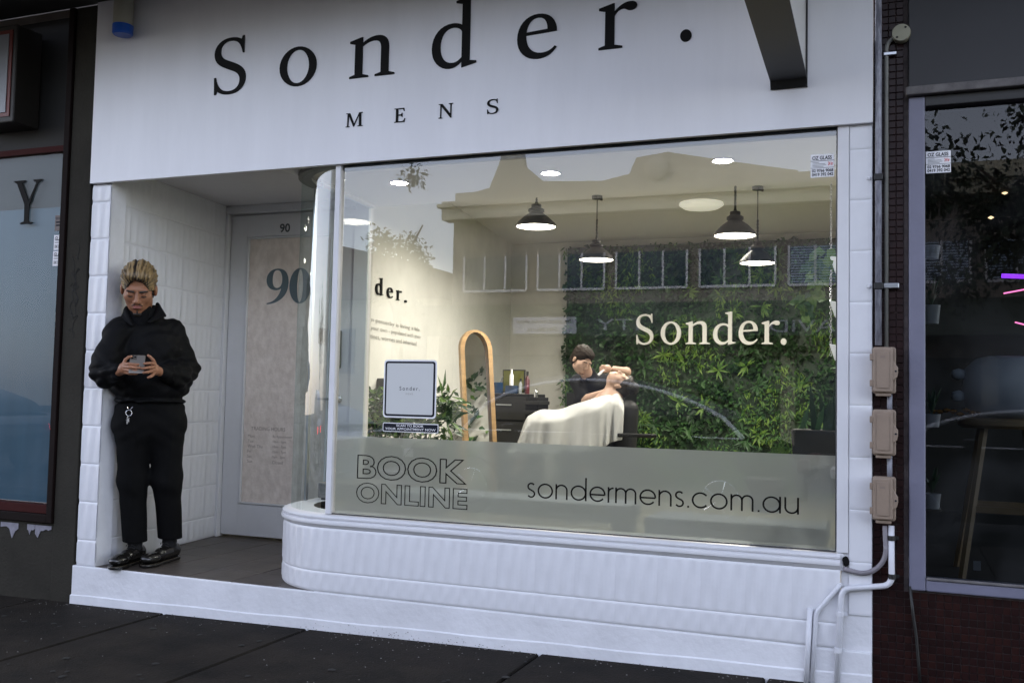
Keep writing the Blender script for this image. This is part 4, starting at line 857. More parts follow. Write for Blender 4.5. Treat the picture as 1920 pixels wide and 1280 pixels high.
# text on the left wall
U = np.array([-.144, 1, 0]) / math.hypot(1, .144); N = np.array([1, .144, 0]) / math.hypot(1, .144)
def lw(px, py): r = ray(px, py); t = (.93 - (CAM[0] + .144 * CAM[1])) / (r[0] + .144 * r[1]); return CAM + t * r
wt = thing('wall_lettering', 'thin black serif letters on the pale left interior wall', 'lettering', tuple(lw(703, 552)))
for ch, xa, xb, hz in (('d', 702.5, 716, .142), ('e', 724, 734.5, .086), ('r', 741.5, 751, .086), ('.', 757.5, 761, .02)):
    p = lw(xa, 553); q = lw(xb, 553); O = np.array([p[0], p[1], 1.822]) + N * .008; glyph(ch, O, np.linalg.norm((q - p)[:2]), hz, .012, wt, black_letter, U=U, N=N)
for ch, dy in (('n', -.30), ('o', -.62), ('S', -.96)):
    p = lw(702.5, 553); y = p[1] + dy
    if y > 1.42: glyph(ch, np.array([inw(y), y, 1.822]) + N * .008, .2, .086 if ch != 'S' else .135, .012, wt, black_letter, U=U, N=N)
pt = thing('wall_paragraph', 'three lines of small grey text on the left interior wall', 'lettering', tuple(lw(692, 603)))
for i, tx in enumerate(('each random passerby is living a life', 'as vivid and complex as your own - populated with their', 'ambitions, friends, routines, worries and inherited')):
    z = (1.585, 1.52, 1.455)[i]; W = (1.75, 2.25, 2.1)[i]; y1 = lw((786, 789, 781)[i], 620)[1]; y0 = y1 - W
    y0 = max(y0, 1.43); textpart(tx, np.array([inw(y0), y0, z]) + N * .004, pt, ink_soft, width=(y1 - y0) * 1.01, height=.044, U=U, N=N, name='text_line')
# ---- green wall
gx0, gx1, gz0, gz1 = .685, XR - .02, .0, 2.86
gw = thing('green_wall', 'leafy artificial green wall covering the back of the shop', 'green wall', (2.5, YB - .05, 0))
b = MB(); b.box(gx0, gx1, YB - .06, YB - .002, gz0, gz1); part('backing', b, leaf_d, gw)
def leaf(b, c, d, up, L, W):
    d = d / np.linalg.norm(d); s_ = np.cross(d, up); s_ /= np.linalg.norm(s_) + 1e-9; n_ = np.cross(s_, d)
    c = np.array(c); b.add([c, c + d * L * .45 + s_ * W / 2 + n_ * W * .12, c + d * L - n_ * L * .12, c + d * L * .45 - s_ * W / 2 + n_ * W * .12, c + d * L * .5 - n_ * W * .05], [(0, 1, 4), (1, 2, 4), (2, 3, 4), (3, 0, 4)])
def foliage(parent, n, fn, mats, name='foliage', L=(.05, .10), wr=.45, down=.5):
    bs = [MB() for _ in mats]
    for k in range(n):
        c, nr = fn(); d = np.array([random.gauss(0, .6), random.gauss(0, .6), random.gauss(0, .6) - down]) + nr * random.uniform(.4, 1.1); l = random.uniform(*L)
        leaf(bs[random.choices(range(len(mats)), [3, 1.2, 1.6][:len(mats)])[0]], c, d, nr + np.array([.01, .02, .3]), l, l * wr)
    for q, m_ in zip(bs, mats):
        if q.v: part(name, q, m_, parent, kind='stuff')
patch = lambda x, z: math.sin(x * 3.1 + 1) * math.sin(z * 4.3 + .5) + .4 * math.sin(x * 9 + z * 7)
def zone(kind, n, mats, L, wr, down):
    def fn():
        while True:
            x, z = random.uniform(gx0, gx1), random.uniform(gz0, gz1); q = patch(x, z) + .5 * math.sin(x * 5.3 - z * 2.7)
            if (kind == 0) or (kind == 1 and q > .35) or (kind == 2 and q < -.35): return np.array([x, YB - .07 - random.uniform(0, .10) - (.05 if q > .5 else 0), z]), np.array([0, -1.0, 0])
    foliage(gw, n, fn, mats, L=L, wr=wr, down=down)
zone(0, 7600, [leaf_a, leaf_d, leaf_a], (.03, .07), .5, .4); zone(1, 2600, [leaf_b, leaf_a, leaf_b], (.05, .11), .22, .8); zone(2, 2200, [leaf_d, leaf_a, leaf_d], (.06, .12), .6, .3)
for k in range(48):
    x, z = random.uniform(gx0 + .9, gx1), random.uniform(.1, gz1 - .1)
    if k < 6: x, z = ((2.22, 2.28), (2.55, 2.25), (3.2, 2.3), (3.05, 2.1), (3.0, 1.2), (2.1, 1.0))[k]
    b = MB(); c = np.array([x, YB - .16, z])
    for q in range(random.randint(9, 13)):
        a = random.uniform(0, 6.28); l = random.uniform(.09, .17); leaf(b, c, np.array([math.cos(a), random.uniform(-.7, -.1), math.sin(a) - .25]), np.array([0, -1, .2]), l, l * .2)
    part('rosette', b, leaf_b if random.random() < .6 else leaf_a, gw)
ws = thing('green_wall_sign', 'large white serif letters mounted on the green wall', 'lettering', (1.58, YB - .22, 1.67))
def gwx(px): return at(px, 640, 1, 6.72)[0]
zb_ = at(1340, 645, 1, 6.72)[2]; sc_ = at(1200, 640, 1, 6.8)
for ch, xa, xb, hz in (('S', 1193, 1225, .355), ('o', 1239, 1277, .262), ('n', 1286, 1331, .262), ('d', 1337, 1379, .37), ('e', 1385, 1421, .262), ('r', 1428, 1462, .262), ('.', 1464, 1475, .064)):
    glyph(ch, (gwx(xa), 6.72, zb_ - .0), gwx(xb) - gwx(xa), hz, .03, ws, sign_white)
# a second planted panel on the right wall, seen in the standing mirror
gp = thing('side_green_panel', 'planted green panel on the right interior wall by the window', 'green wall', (XR, 3, 0))
foliage(gp, 2600, lambda: (np.array([XR - .03 - random.uniform(0, .08), random.uniform(1.5, 6.8), random.uniform(.0, 2.4)]), np.array([-1.0, 0, 0])), [leaf_a, leaf_b, leaf_d], L=(.08, .16))
# ---- pendants and downlights
def area(name, loc, r, e, col, parent, off):
    l = bpy.data.lights.new(name, 'AREA'); l.shape = 'DISK'; l.size = r * 2; l.energy = e * LIGHT; l.color = col; o = bpy.data.objects.new(name, l); COL.objects.link(o); o.parent = parent; o.location = off; return o
labs = ['black pendant lamp nearest the left, hung highest', 'black pendant lamp above the barber', 'black pendant lamp nearest on the right', 'black pendant lamp behind the nearest right one']
for i, (px, py, y, dia) in enumerate(((1005, 426, 3.2, .34), (1118, 488, 4.4, .33), (1378, 443, 3.2, .325), (1420, 494, 4.4, .31))):
    p = at(px, py, 1, y); t = thing('pendant_lamp', labs[i], 'pendant lamp', tuple(p), group='black pendant lamps over the barber floor'); OFF[t.name] = (0, 0, 0); R_ = dia / 2
    b = MB(); b.lathe([(R_, 0), (R_ + .004, .012), (R_ * .93, .035), (R_ * .62, .085), (R_ * .36, .115), (R_ * .33, .125), (R_ * .40, .13), (R_ * .40, .15), (R_ * .25, .165), (R_ * .25, .19), (.012, .20), (.012, .215)], (0, 0, 0), 32, cap0=False); part('shade', b, black_metal, t, angle=40)
    b = MB(); b.lathe([(0, .004), (R_ * .95, .004), (R_ * .97, .012)], (0, 0, 0), 32); part('diffuser', b, lamp_glow, t)
    b = MB(); b.tube([(0, 0, .21), (0, 0, 2.94 - p[2])], .005, 6)
    for k in range(6): b.tube([(.008 * math.cos(a), .003 * (k % 2), .23 + k * .03 + .016 * math.sin(a)) for a in np.linspace(0, 6.28, 9)[:-1]], .0028, 5, closed=True)
    part('cord', b, black_metal, t)
    b = MB(); b.lathe([(.05, -.03), (.05, 0)], (0, 0, 2.94 - p[2]), 16); b.tube([(.0, 0, 2.92 - p[2]), (.05, 0, 2.90 - p[2])], .012, 6); part('ceiling_rose', b, black_metal, t)
    area('pendant_light', None, R_ * .8, 28, (1, .93, .83), t, (0, 0, -.006))
for i, (x, y) in enumerate(((1.70, .71), (2.655, .725), (3.62, .706))):
    t = thing('downlight', ['recessed downlight leftmost in the window ceiling', 'recessed downlight in the middle of the window ceiling', 'recessed downlight rightmost in the window ceiling'][i], 'downlight', (x, y, 2.29), group='recessed downlights over the window'); OFF[t.name] = (0, 0, 0)
    b = MB(); b.lathe([(.05, 0), (.058, -.004), (.062, 0)], (0, 0, 0), 24); part('trim_ring', b, white_wood, t)
    b = MB(); b.lathe([(0, -.002), (.05, -.002)], (0, 0, 0), 24); part('lens', b, down_glow, t)
    area('down_light', None, .05, 5, (1, .95, .88), t, (0, 0, -.006))
p = at(1315, 372, 1, 5.0); t = thing('ceiling_dome', 'flat white dome lamp on the rear ceiling', 'ceiling lamp', (p[0], 5.0, 2.94)); OFF[t.name] = (0, 0, 0)
b = MB(); b.lathe([(.21, 0), (.215, -.02), (.17, -.05), (.08, -.068), (0, -.07)], (0, 0, 0), 30); part('dome', b, mat('dome_glow', (.9, .9, .85), .4, emit=(1, .95, .8), estr=.55), t, smooth=True); area('dome_light', None, .2, 16, (1, .92, .78), t, (0, 0, -.075))
# ---- mirror
m0 = at(905, 830, 1, 3.2); mt_ = at(898, 621, 1, 3.2); t = thing('standing_mirror', 'tall arched standing mirror in a pale bent wood frame', 'mirror', (1.2, 3.2, .0))
Hm, Wm = mt_[2] - 0.0, .30; Ox, Oy = .0, .0; th = math.radians(47)
um = np.array([math.cos(th), math.sin(th), 0]); nm_ = np.array([math.sin(th), -math.cos(th), 0]); vm = np.array([-.12, .10, 1]); base = np.array([m0[0] + .01, 3.2, 0])
def mpt(a, v_, d=0): return base + um * a + vm * v_ + nm_ * d
R_ = Wm / 2; arch = [(-R_, .02)] + [(-R_, z) for z in np.linspace(.1, Hm - R_, 8)] + [(-R_ * math.cos(a), Hm - R_ + R_ * math.sin(a) * 1.15) for a in np.linspace(0, math.pi, 17)][1:-1] + [(R_, z) for z in np.linspace(Hm - R_, .1, 8)] + [(R_, .02)]
b = MB(); pts = arch; Vv = []; 
for (a, v_) in pts: Vv.append([mpt(a * 1.0, v_, .0), mpt(a * 1.0, v_, .05), mpt(a * .74, v_ - (.02 if v_ > Hm - R_ else 0), .05), mpt(a * .74, v_ - (.02 if v_ > Hm - R_ else 0), .0)])
b.grid([row + [row[0]] for row in Vv]); part('frame', b, wood_pale, t, angle=50)
b = MB(); n_ = len(pts); b.add([mpt(a * .76, v_ - (.02 if v_ > Hm - R_ else 0), .012) for a, v_ in pts], [tuple(range(n_))]); part('mirror', b, mirror_m, t)
# ---- cabinet, tools
cabt = thing('black_cabinet', 'black storage cabinet behind the standing mirror', 'cabinet', (.85, 4.5, 0)); x0, x1 = .62, 1.14
b = MB(); b.box(x0, x1, 4.5, 4.95, .02, 1.05); part('carcass', b, chair_m, cabt, bev=.006)
for k in range(4): b = MB(); b.box(x0 + .02, x1 - .02, 4.482, 4.498, .06 + .245 * k, .285 + .245 * k); d_ = part('drawer', b, black_metal, cabt, bev=.004); b = MB(); b.box(x0 + .18, x1 - .18, 4.465, 4.481, .20 + .245 * k, .212 + .245 * k); part('handle', b, steel, d_)
tr = thing('tool_trolley', 'black trolley with open jutting trays beside the cabinet', 'trolley', (1.24, 4.4, 0))
b = MB(); b.box(1.17, 1.30, 4.3, 4.6, .08, 1.02); part('tower', b, chair_m, tr, bev=.006)
for k, z in enumerate((.66, .76, .86, .95)): b = MB(); dx = (.10, .03, .05, .02)[k]; b.box(1.165, 1.31 + dx, 4.26, 4.55, z, z + .035); part('tray', b, black_metal, tr, bev=.004)
b = MB(); b.box(1.31, 1.52, 4.2, 4.5, .70, .725); part('side_shelf', b, black_metal, tr, bev=.004)
for sx in (1.19, 1.28):
    for sy in (4.33, 4.57): b = MB(); b.lathe([(0, 0), (.025, .01), (.03, .035), (.01, .07), (0, .08)], (sx, sy, 0), 10); part('castor', b, tyre_m, tr)
t = thing('monitor', 'small dark screen leaning on the cabinet top', 'screen', (.93, 4.6, 1.05)); b = MB(); b.box(.80, 1.04, 4.62, 4.64, 1.06, 1.29); part('casing', b, black_metal, t, bev=.004)
b = MB(); b.box(.812, 1.028, 4.617, 4.6195, 1.075, 1.278); part('screen', b, mat('screen_olive', (.10, .10, .015), .2), t)
t = thing('blue_jar', 'blue disinfectant jar with combs on the cabinet', 'jar', (.78, 4.55, 1.051)); b = MB(); b.lathe([(0, 1.051), (.05, 1.051), (.05, 1.16), (.0, 1.16)], (.78, 4.56, 0), 16); part('jar', b, blue_jar, t, angle=40)
b = MB(); b.tube([(.78, 4.56, 1.1), (.84, 4.53, 1.22)], .006, 6); part('comb', b, steel, t)
t = thing('blue_tray', 'blue tray of tools beside the bottles on the cabinet', 'tray', (.93, 4.53, 1.051)); b = MB(); b.box(.87, 1.0, 4.52, 4.58, 1.051, 1.13); part('tray', b, blue_jar, t, bev=.005)
def bottle(x, y, z, h, r, m_, cap_m, lab):
    t = thing('bottle', lab, 'bottle', (x, y, z)); b = MB(); b.lathe([(0, z), (r, z), (r, z + h * .62), (r * .5, z + h * .75), (r * .4, z + h * .82)], (x, y, 0), 14); part('body', b, m_, t, angle=40)
    b = MB(); b.lathe([(r * .5, z + h * .82), (r * .5, z + h), (0, z + h)], (x, y, 0), 12); part('cap', b, cap_m, t, angle=40)
bottle(.945, 4.50, 1.131, .16, .02, stick_w, stick_w, 'slim white spray bottle on the cabinet'); bottle(1.03, 4.53, 1.051, .15, .018, mat('clear_bottle', (.3, .32, .33), .1), black_metal, 'clear bottle next to the red one on the cabinet')
bottle(1.10, 4.53, 1.051, .22, .024, red_m, black_metal, 'dark red bottle at the right end of the cabinet'); bottle(1.24, 4.40, 1.021, .08, .02, silver, silver, 'small silver pot on top of the trolley')
# ---- plant behind the poster
pl = thing('leafy_planter', 'bushy green fern planter behind the window poster', 'plant', (1.1, 2.2, 0))
b = MB(); b.box(.70, 1.30, 2.12, 2.45, 0, .62); part('trough', b, pot_grey, pl, bev=.01)
foliage(pl, 1500, lambda: (np.array([random.uniform(.62, 1.36), random.uniform(2.05, 2.4), .55 + .50 * random.random() ** .8]), np.array([random.uniform(-.5, .8), -.6, .5])), [leaf_a, leaf_b, leaf_d], L=(.04, .09), down=.2)
foliage(pl, 60, lambda: (np.array([1.33 + random.uniform(-.05, .05), 2.2, .98 + random.uniform(-.2, .06)]), np.array([1.3, -.3, .1])), [leaf_a, leaf_b], name='frond', L=(.12, .2), wr=.18, down=.0)
t = thing('side_chair', 'black armchair back beside the leafy planter', 'chair', (.62, 2.4, 0)); b = MB(); b.prism(rrect(.50, .86, .70, 1.15, .06), 2.5, 2.62, 'y'); part('backrest', b, chair_m, t, bev=.02); b = MB(); b.box(.48, .88, 2.1, 2.6, .35, .46); part('seat', b, chair_m, t, bev=.02)
for sx in (.5, .86):
    for sy in (2.12, 2.58): b = MB(); b.tube([(sx, sy, .35), (sx, sy, 0)], .015, 8); part('leg', b, steel, t)
# ---- display bench behind the frosted band, box in the curved bay
def bench(x0, x1, y0, y1, h, lab, m_=white_wood):
    t = thing('bench', lab, 'bench', (x0, y0, 0)); b = MB(); b.box(x0, x1, y0, y1, h - .09, h); part('top', b, m_, t, bev=.008)
    for sx in (x0 + .05, x1 - .05):
        for sy in (y0 + .04, y1 - .04): b = MB(); b.box(sx - .03, sx + .03, sy - .03, sy + .03, 0, h - .091); part('leg', b, black_metal, t)
bench(1.30, 1.62, .55, .95, .50, 'grey box seat standing in the curved window bay', grey_wood)
bench(1.75, 3.15, .62, .95, .47, 'long low bench blurred behind the frosted band, the left one', mat('bench_blue', (.25, .28, .33), .6))
bench(3.25, 4.15, .62, .95, .42, 'long low bench blurred behind the frosted band, the right one', mat('bench_blue', (.25, .28, .33), .6))
# ---- planter with snake plant and hanging shelves at the right of the window
t = thing('snake_plant', 'spiky snake plant in a dark box planter by the right window edge', 'plant', (4.12, .42, .6)); b = MB(); b.prism([(4.03, .62), (4.235, .62), (4.255, .905), (4.01, .905)], .34, .54, 'y'); part('planter', b, pot_grey, t, bev=.006)
for k in range(17):
    x, y = random.uniform(4.04, 4.22), random.uniform(.38, .50); h = random.uniform(.12, .26); dx, dy = random.uniform(-.05, .05), random.uniform(-.03, .03); b = MB(); wv = .012
    b.add([(x - wv, y, .89), (x + wv, y, .89), (x + dx * .5 + wv * 1.1, y + dy * .5, .89 + h * .5), (x + dx, y + dy, .89 + h), (x + dx * .5 - wv * 1.1, y + dy * .5, .89 + h * .5)], [(0, 1, 2, 3, 4)]); part('leaf', b, leaf_d if k % 3 else leaf_a, t)
t = thing('arching_fern', 'thin arching fern low at the window beside the dark planter', 'plant', (3.9, .5, .6)); b = MB(); b.lathe([(0, .5), (.07, .5), (.09, .66), (0, .66)], (3.88, .5, 0), 16); part('pot', b, pot_grey, t)
for k in range(6):
    b = MB(); a = random.uniform(-1, 1); P = [np.array([3.88 + a * .05 + dxx * (.16 + .05 * a), .5 + .03 * a, .66 + .20 * math.sin(dxx * 2.2) * (1 - .1 * k)]) for dxx in np.linspace(0, 1, 9)]
    for i_, q in enumerate(P[1:]): leaf(b, q, np.array([.3, -.2, -.8]), np.array([0, -1, 0]), .035, .012); leaf(b, q, np.array([.3, -.2, .8]), np.array([0, -1, 0]), .035, .012)
    b.tube(P, .002, 4); part('frond', b, leaf_b, t)
hs = thing('hanging_shelf', 'white triangular hanging shelves on a chain at the right window edge', 'shelf', (4.19, .3, 1.2))
for k, (py, px) in enumerate(((505, 1560), (588, 1560), (668, 1560))):
    p = at(px, py, 1, .3); b = MB(); x = 4.192; b.prism([(x - .012, p[2] + .05), (x + .03, p[2] + .0), (x + .06, p[2] - .03), (x + .13, p[2] - .03), (x + .13, p[2] + .05)], .22, .38, 'y') if False else b.add([(x - .006, .24, p[2] + .055), (x + .135, .24, p[2] + .03), (x + .135, .36, p[2] + .03), (x - .006, .36, p[2] + .055), (x + .018, .24, p[2] - .02), (x + .135, .24, p[2] - .05), (x + .135, .36, p[2] - .05), (x + .018, .36, p[2] - .02)], [(0, 1, 2, 3), (7, 6, 5, 4), (0, 4, 5, 1), (3, 2, 6, 7), (0, 3, 7, 4), (1, 5, 6, 2)])
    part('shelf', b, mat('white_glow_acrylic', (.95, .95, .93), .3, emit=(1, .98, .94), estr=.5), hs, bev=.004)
b = MB(); zc = 1.255
while zc < 2.06:
    k = int(round(zc / .0135)); ax_ = np.array([1, 0, 0]) if k % 2 else np.array([0, 1, 0])
    b.tube([np.array([4.189, .3, zc]) + ax_ * .0042 * math.cos(a) + np.array([0, 0, .009 * math.sin(a)]) for a in np.linspace(0, 2 * math.pi, 9)[:-1]], .0014, 4, closed=True); zc += .0135
part('chain', b, silver, hs, kind='stuff')
po = thing('pothos', 'trailing pothos vine hanging from the topmost white shelf', 'plant', (4.2, .28, 1.7)); vine = [at(*q, 1, .27) for q in ((1562, 480), (1545, 488), (1538, 500), (1532, 520), (1528, 545), (1520, 560), (1508, 570))]
b = MB(); b.tube(vine, .0018, 5); b.tube([at(*q, 1, .27) for q in ((1560, 482), (1535, 515), (1545, 540), (1548, 555))], .0018, 5); part('stem', b, leaf_b, po)
for k in range(85):
    q = vine[random.randrange(len(vine))] + np.array([random.gauss(0, .018), random.gauss(0, .012), random.gauss(0, .025)])
    if q[0] > 4.24: continue
    b = MB(); l = random.uniform(.04, .07); leaf(b, q, np.array([random.uniform(-1, .7), random.uniform(-.5, .2), random.uniform(-1, .1)]), np.array([0, -1, .3]), l, l * .72); part('leaf', b, leaf_b if random.random() < .75 else leaf_a, po)
# ================================================================== PEOPLE
def head_field(fl, F, ears=True):
    E, C_ = fl.ell, fl.cap
    E((0, .015, .035), (.077, .097, .088), .01, F=F); E((0, -.028, -.03), (.063, .070, .088), .02, F=F)
    E((0, -.040, -.085), (.044, .046, .034), .02, F=F); E((0, -.072, -.104), (.019, .017, .015), .015, F=F)
    for s in (-1, 1):
        E((s * .044, -.008, -.068), (.018, .032, .028), .02, F=F); E((s * .040, -.060, -.024), (.024, .022, .022), .03, F=F)
        E((s * .032, -.104, -.002), (.018, .011, .010), .010, 'sub', F=F); E((s * .031, -.083, -.003), (.0155, .0135, .0125), .004, F=F)
        E((s * .0125, -.104, -.037), (.0085, .010, .008), .005, F=F)
        if ears: E((s * .079, .004, -.014), (.010, .019, .031), .006, F=F)
    C_((-.042, -.083, .019), (.042, -.083, .019), .011, k=.012, F=F)
    C_((0, -.088, .012), (0, -.114, -.031), .0075, .0115, k=.008, F=F)
    E((0, -.084, -.064), (.027, .016, .020), .012, F=F)
    C_((-.019, -.094, -.0585), (.019, -.094, -.0585), .0055, k=.004, F=F); C_((-.015, -.095, -.070), (.015, -.095, -.070), .0065, k=.004, F=F)
def hair_field(h, F, top=1.0, fringe=0.0, bounds=None):
    fl = Field(*bounds, h)
    fl.ell((0, .018, .040), (.087 * top, .107 * top, .094 * top), .01, F=F); fl.ell((0, -.03, .082), (.070, .068, .040), .02, F=F)
    fl.ell((0, .045, -.03), (.080, .075, .07), .02, F=F)
    fl.ell((0, -.125, -.035 + fringe), (.080, .088, .108), .008, 'sub', F=F); fl.box((0, -.06, -.16), (.12, .1, .10), .01, .01, 'sub', F=F)
    fl.box((0, .0, -.20), (.12, .14, .10), .01, .01, 'sub', F=F)
    return fl
def small_caps(name, items, F, mt, parent, h=.002, warp=None, lab=None):
    ps = []
    R_, t, q = F
    for a, b_, ra, rb in items: ps += [R_ @ (np.array(a) * q) + t, R_ @ (np.array(b_) * q) + t]
    ps = np.array(ps); fl = Field(ps.min(0) - .015, ps.max(0) + .015, h)
    for a, b_, ra, rb in items: fl.cap(a, b_, ra, rb, k=.001, F=F)
    return sdf_part(name, fl, mt, parent, label=lab)
def fingers(fl, chains):
    for ch in chains:
        n = len(ch) - 1
        for i in range(n): fl.cap(ch[i], ch[i + 1], .0098 - .0009 * i, .0098 - .0009 * (i + 1), k=.0025)
# ---------------------------------------------------------------- the man with the phone
FM0 = Frame(at(272, 1050, 2, 0.0)); FM = Frame(FM0.m0 - FM0.n * .14); MS = (.978, .978, .99)
man = thing('person', 'man in black jacket and trousers looking down at his phone on the entry step', 'person', tuple(FM.m0), FM.rz); man.scale = MS
hc = np.array([-.098, -.085, 1.637]); HF = (rotm(28, 0, -4), hc, 1.19)
body = Field((-.31, -.46, -.0), (.25, .18, 1.83), .0042)
head_field(body, HF)
body.cap((-.07, .0, 1.44), (-.088, -.045, 1.57), .062, .058, k=.03)
body.cap((-.17, -.035, 1.39), (.08, .05, 1.39), .05, k=.03).ell((-.03, .0, 1.2), (.15, .09, .22), .05).ell((-.005, .0, .95), (.15, .09, .12), .05)
for a, c, e in (((-.19, -.05, 1.38), (-.255, -.12, 1.12), (-.180, -.270, 1.135)), ((.12, .05, 1.38), (.175, .05, 1.12), (.045, -.270, 1.138))):
    body.cap(a, c, .045, .038, k=.02).cap(c, e, .038, .026, k=.02)
for x0, x1, x2 in ((-.09, -.09, -.056), (.09, .105, .135)):
    body.cap((x0, 0, .88), (x1, .03, .5), .07, .05, k=.03).cap((x1, .03, .5), (x2, .08 if x0 < 0 else .115, .09), .05, .03, k=.02)
body.ell((-.155, -.318, 1.152), (.030, .030, .036), .012).cap((-.180, -.27, 1.135), (-.160, -.305, 1.148), .025, .024, k=.015)
body.ell((.008, -.322, 1.150), (.026, .030, .034), .012).cap((.045, -.27, 1.138), (.018, -.31, 1.148), .025, .024, k=.015)
def fz_(base, mid, end, tip): return [base, mid, end, tip]
fingers(body, [[(-.152, -.345, 1.176), (-.130, -.374, 1.176), (-.100, -.383, 1.174), (-.078, -.380, 1.174)], [(-.152, -.347, 1.160), (-.124, -.378, 1.157), (-.092, -.386, 1.155), (-.066, -.382, 1.155)],
  [(-.152, -.343, 1.144), (-.124, -.372, 1.139), (-.094, -.380, 1.138), (-.070, -.376, 1.139)], [(-.150, -.335, 1.130), (-.126, -.362, 1.124), (-.102, -.368, 1.123), (-.084, -.366, 1.124)],
  [(-.160, -.325, 1.172), (-.150, -.335, 1.200), (-.132, -.338, 1.216), (-.118, -.338, 1.219)]])
fingers(body, [[(.006, -.350, 1.180), (-.010, -.378, 1.184), (-.032, -.392, 1.182), (-.048, -.392, 1.180)], [(.006, -.352, 1.163), (-.014, -.386, 1.160), (-.040, -.404, 1.155), (-.058, -.404, 1.152)],
  [(.006, -.350, 1.146), (-.010, -.384, 1.138), (-.032, -.402, 1.132), (-.050, -.402, 1.128)], [(.008, -.342, 1.131), (.000, -.374, 1.117), (-.012, -.390, 1.108), (-.024, -.391, 1.102)],
  [(.014, -.330, 1.172), (.000, -.342, 1.202), (-.018, -.346, 1.220), (-.030, -.346, 1.228)]])
sdf_part('body', body, skin1, man)
hb = ((-.30, -.30, 1.50), (.10, .12, 1.83))
hf = hair_field(.0028, HF, 1.0, .004, hb)
def comb_(x, y, z):
    P = (np.stack([x, y, z], -1) - HF[1]) @ HF[0] / HF[2]; X, Y, Z = P[..., 0], P[..., 1], P[..., 2]
    s_ = np.abs(X + .012); an = np.arctan2(X + .012, Z - .005 + .35 * np.abs(Y + .08)); return .0026 * np.sin(34 * an + 10 * Y + 1.2 * np.sin(30 * Z + 6 * an)) + .0014 * np.sin(71 * an + 20 * Y) + .0012 * np.sin(60 * Z + 30 * Y) - .006 * np.exp(-((Y + .07) / .035) ** 2 - ((Z - .10) / .03) ** 2) + .008 * np.exp(-((X + .012) / .007) ** 2) * (Z > .05)
hf.warp(comb_); ho = sdf_part('hair', hf, [blond, hair_dark], man)
# dark grown-out roots along the hairline, the sides and the parting
fc = np.empty(len(ho.data.polygons) * 3); ho.data.polygons.foreach_get('center', fc); fc = (fc.reshape(-1, 3) - HF[1]) @ HF[0] / HF[2]
X_, Y_, Z_ = fc.T; an_ = np.arctan2(X_ + .012, Z_ - .005); k0 = np.sqrt((X_ / .080) ** 2 + ((Y_ + .125) / .088) ** 2 + ((Z_ + .031) / .108) ** 2)
dk = (k0 < 1.10 + .07 * np.sin(34 * an_) + .04 * np.sin(71 * an_)) | ((Z_ < -.002 + .008 * np.sin(90 * Y_)) & (np.abs(X_) > .05)) | ((np.abs(X_ + .010 + .003 * np.sin(60 * Z_)) < .006 + .004 * np.sin(50 * Z_)) & (Z_ > .04))
ho.data.polygons.foreach_set('material_index', dk.astype(np.int32))
small_caps('eyebrow', [((-.048, -.092, .017), (-.016, -.099, .0145), .0036, .0052), ((.048, -.092, .017), (.016, -.099, .0145), .0036, .0052)], HF, hair_dark, man)
small_caps('eyelashes', [((-.043, -.096, -.0095), (-.031, -.1005, -.0115), .0022, .0026), ((-.031, -.1005, -.0115), (-.020, -.098, -.010), .0026, .002), ((.043, -.096, -.0095), (.031, -.1005, -.0115), .0022, .0026), ((.031, -.1005, -.0115), (.020, -.098, -.010), .0026, .002)], HF, hair_dark, man)
small_caps('moustache', [((-.026, -.098, -.058), (-.010, -.1045, -.050), .0022, .0028), ((.026, -.098, -.058), (.010, -.1045, -.050), .0022, .0028)], HF, hair_dark, man)
small_caps('lips', [((-.017, -.0985, -.060), (.017, -.0985, -.060), .0038, .0038), ((-.014, -.0995, -.0685), (.014, -.0995, -.0685), .0052, .0052)], HF, lip_mat, man)
small_caps('goatee', [((-.014, -.090, -.108), (.014, -.090, -.108), .006, .006), ((0, -.091, -.084), (0, -.092, -.10), .0025, .004), ((-.010, -.082, -.117), (.010, -.082, -.117), .007, .007)], HF, hair_dark, man)
# jacket
jk = Field((-.42, -.34, .88), (.34, .24, 1.62), .006)
jk.cap((-.185, -.045, 1.385), (.085, .05, 1.39), .078, .078, k=.02).ell((-.04, .0, 1.27), (.205, .135, .18), .04).ell((-.01, -.005, 1.07), (.232, .155, .125), .06).ell((-.06, .0, 1.455), (.105, .085, .05), .03)
jk.cap((-.205, -.06, 1.365), (-.262, -.12, 1.14), .079, .077, k=.02).cap((-.262, -.12, 1.13), (-.195, -.245, 1.13), .082, .045, k=.015).cap((-.256, -.11, 1.20), (-.25, -.12, 1.12), .079, .072, k=.03)
jk.cap((.105, .05, 1.375), (.183, .05, 1.17), .081, .080, k=.02).cap((.185, .05, 1.16), (.13, -.10, 1.13), .088, .075, k=.02).cap((.13, -.10, 1.13), (.060, -.245, 1.135), .086, .042, k=.015)
jk.box((-.005, -.0, .93), (.35, .3, .020), .005, .01, 'sub')
jk.ell((-.005, 0, .968), (.205, .135, .020), .012)
jk.cap((-.185, -.262, 1.137), (-.190, -.255, 1.135), .040, .040, k=.004, sq=(1, 1, 1)).cap((.05, -.262, 1.140), (.056, -.255, 1.138), .040, .040, k=.004)
def wr(x, y, z):
    a = .0050 * (1 - 2 * np.abs(np.sin(21 * z + 13 * x + 1.6 * np.sin(15 * x + 9 * z)))) * np.clip(1.6 - z, .2, .7) + .0016 * np.sin(75 * z - 60 * x + 3 * np.sin(25 * x)) + .0035 * np.sin(31 * x - 40 * z + 2.5 * np.sin(13 * z + 25 * y)) + .0015 * np.sin(60 * x + 8 * z) * (z < 1.06)
    el = np.exp(-(((z - 1.12) / .07) ** 2)) * (np.abs(x + .03) > .15); return a + el * .005 * np.sin(110 * z + 30 * y) 
jk.warp(wr)
# open neck
jk.ell((-.085, -.10, 1.515), (.048, .075, .065), .008, 'sub')
sdf_part('jacket', jk, jacket_mat, man)
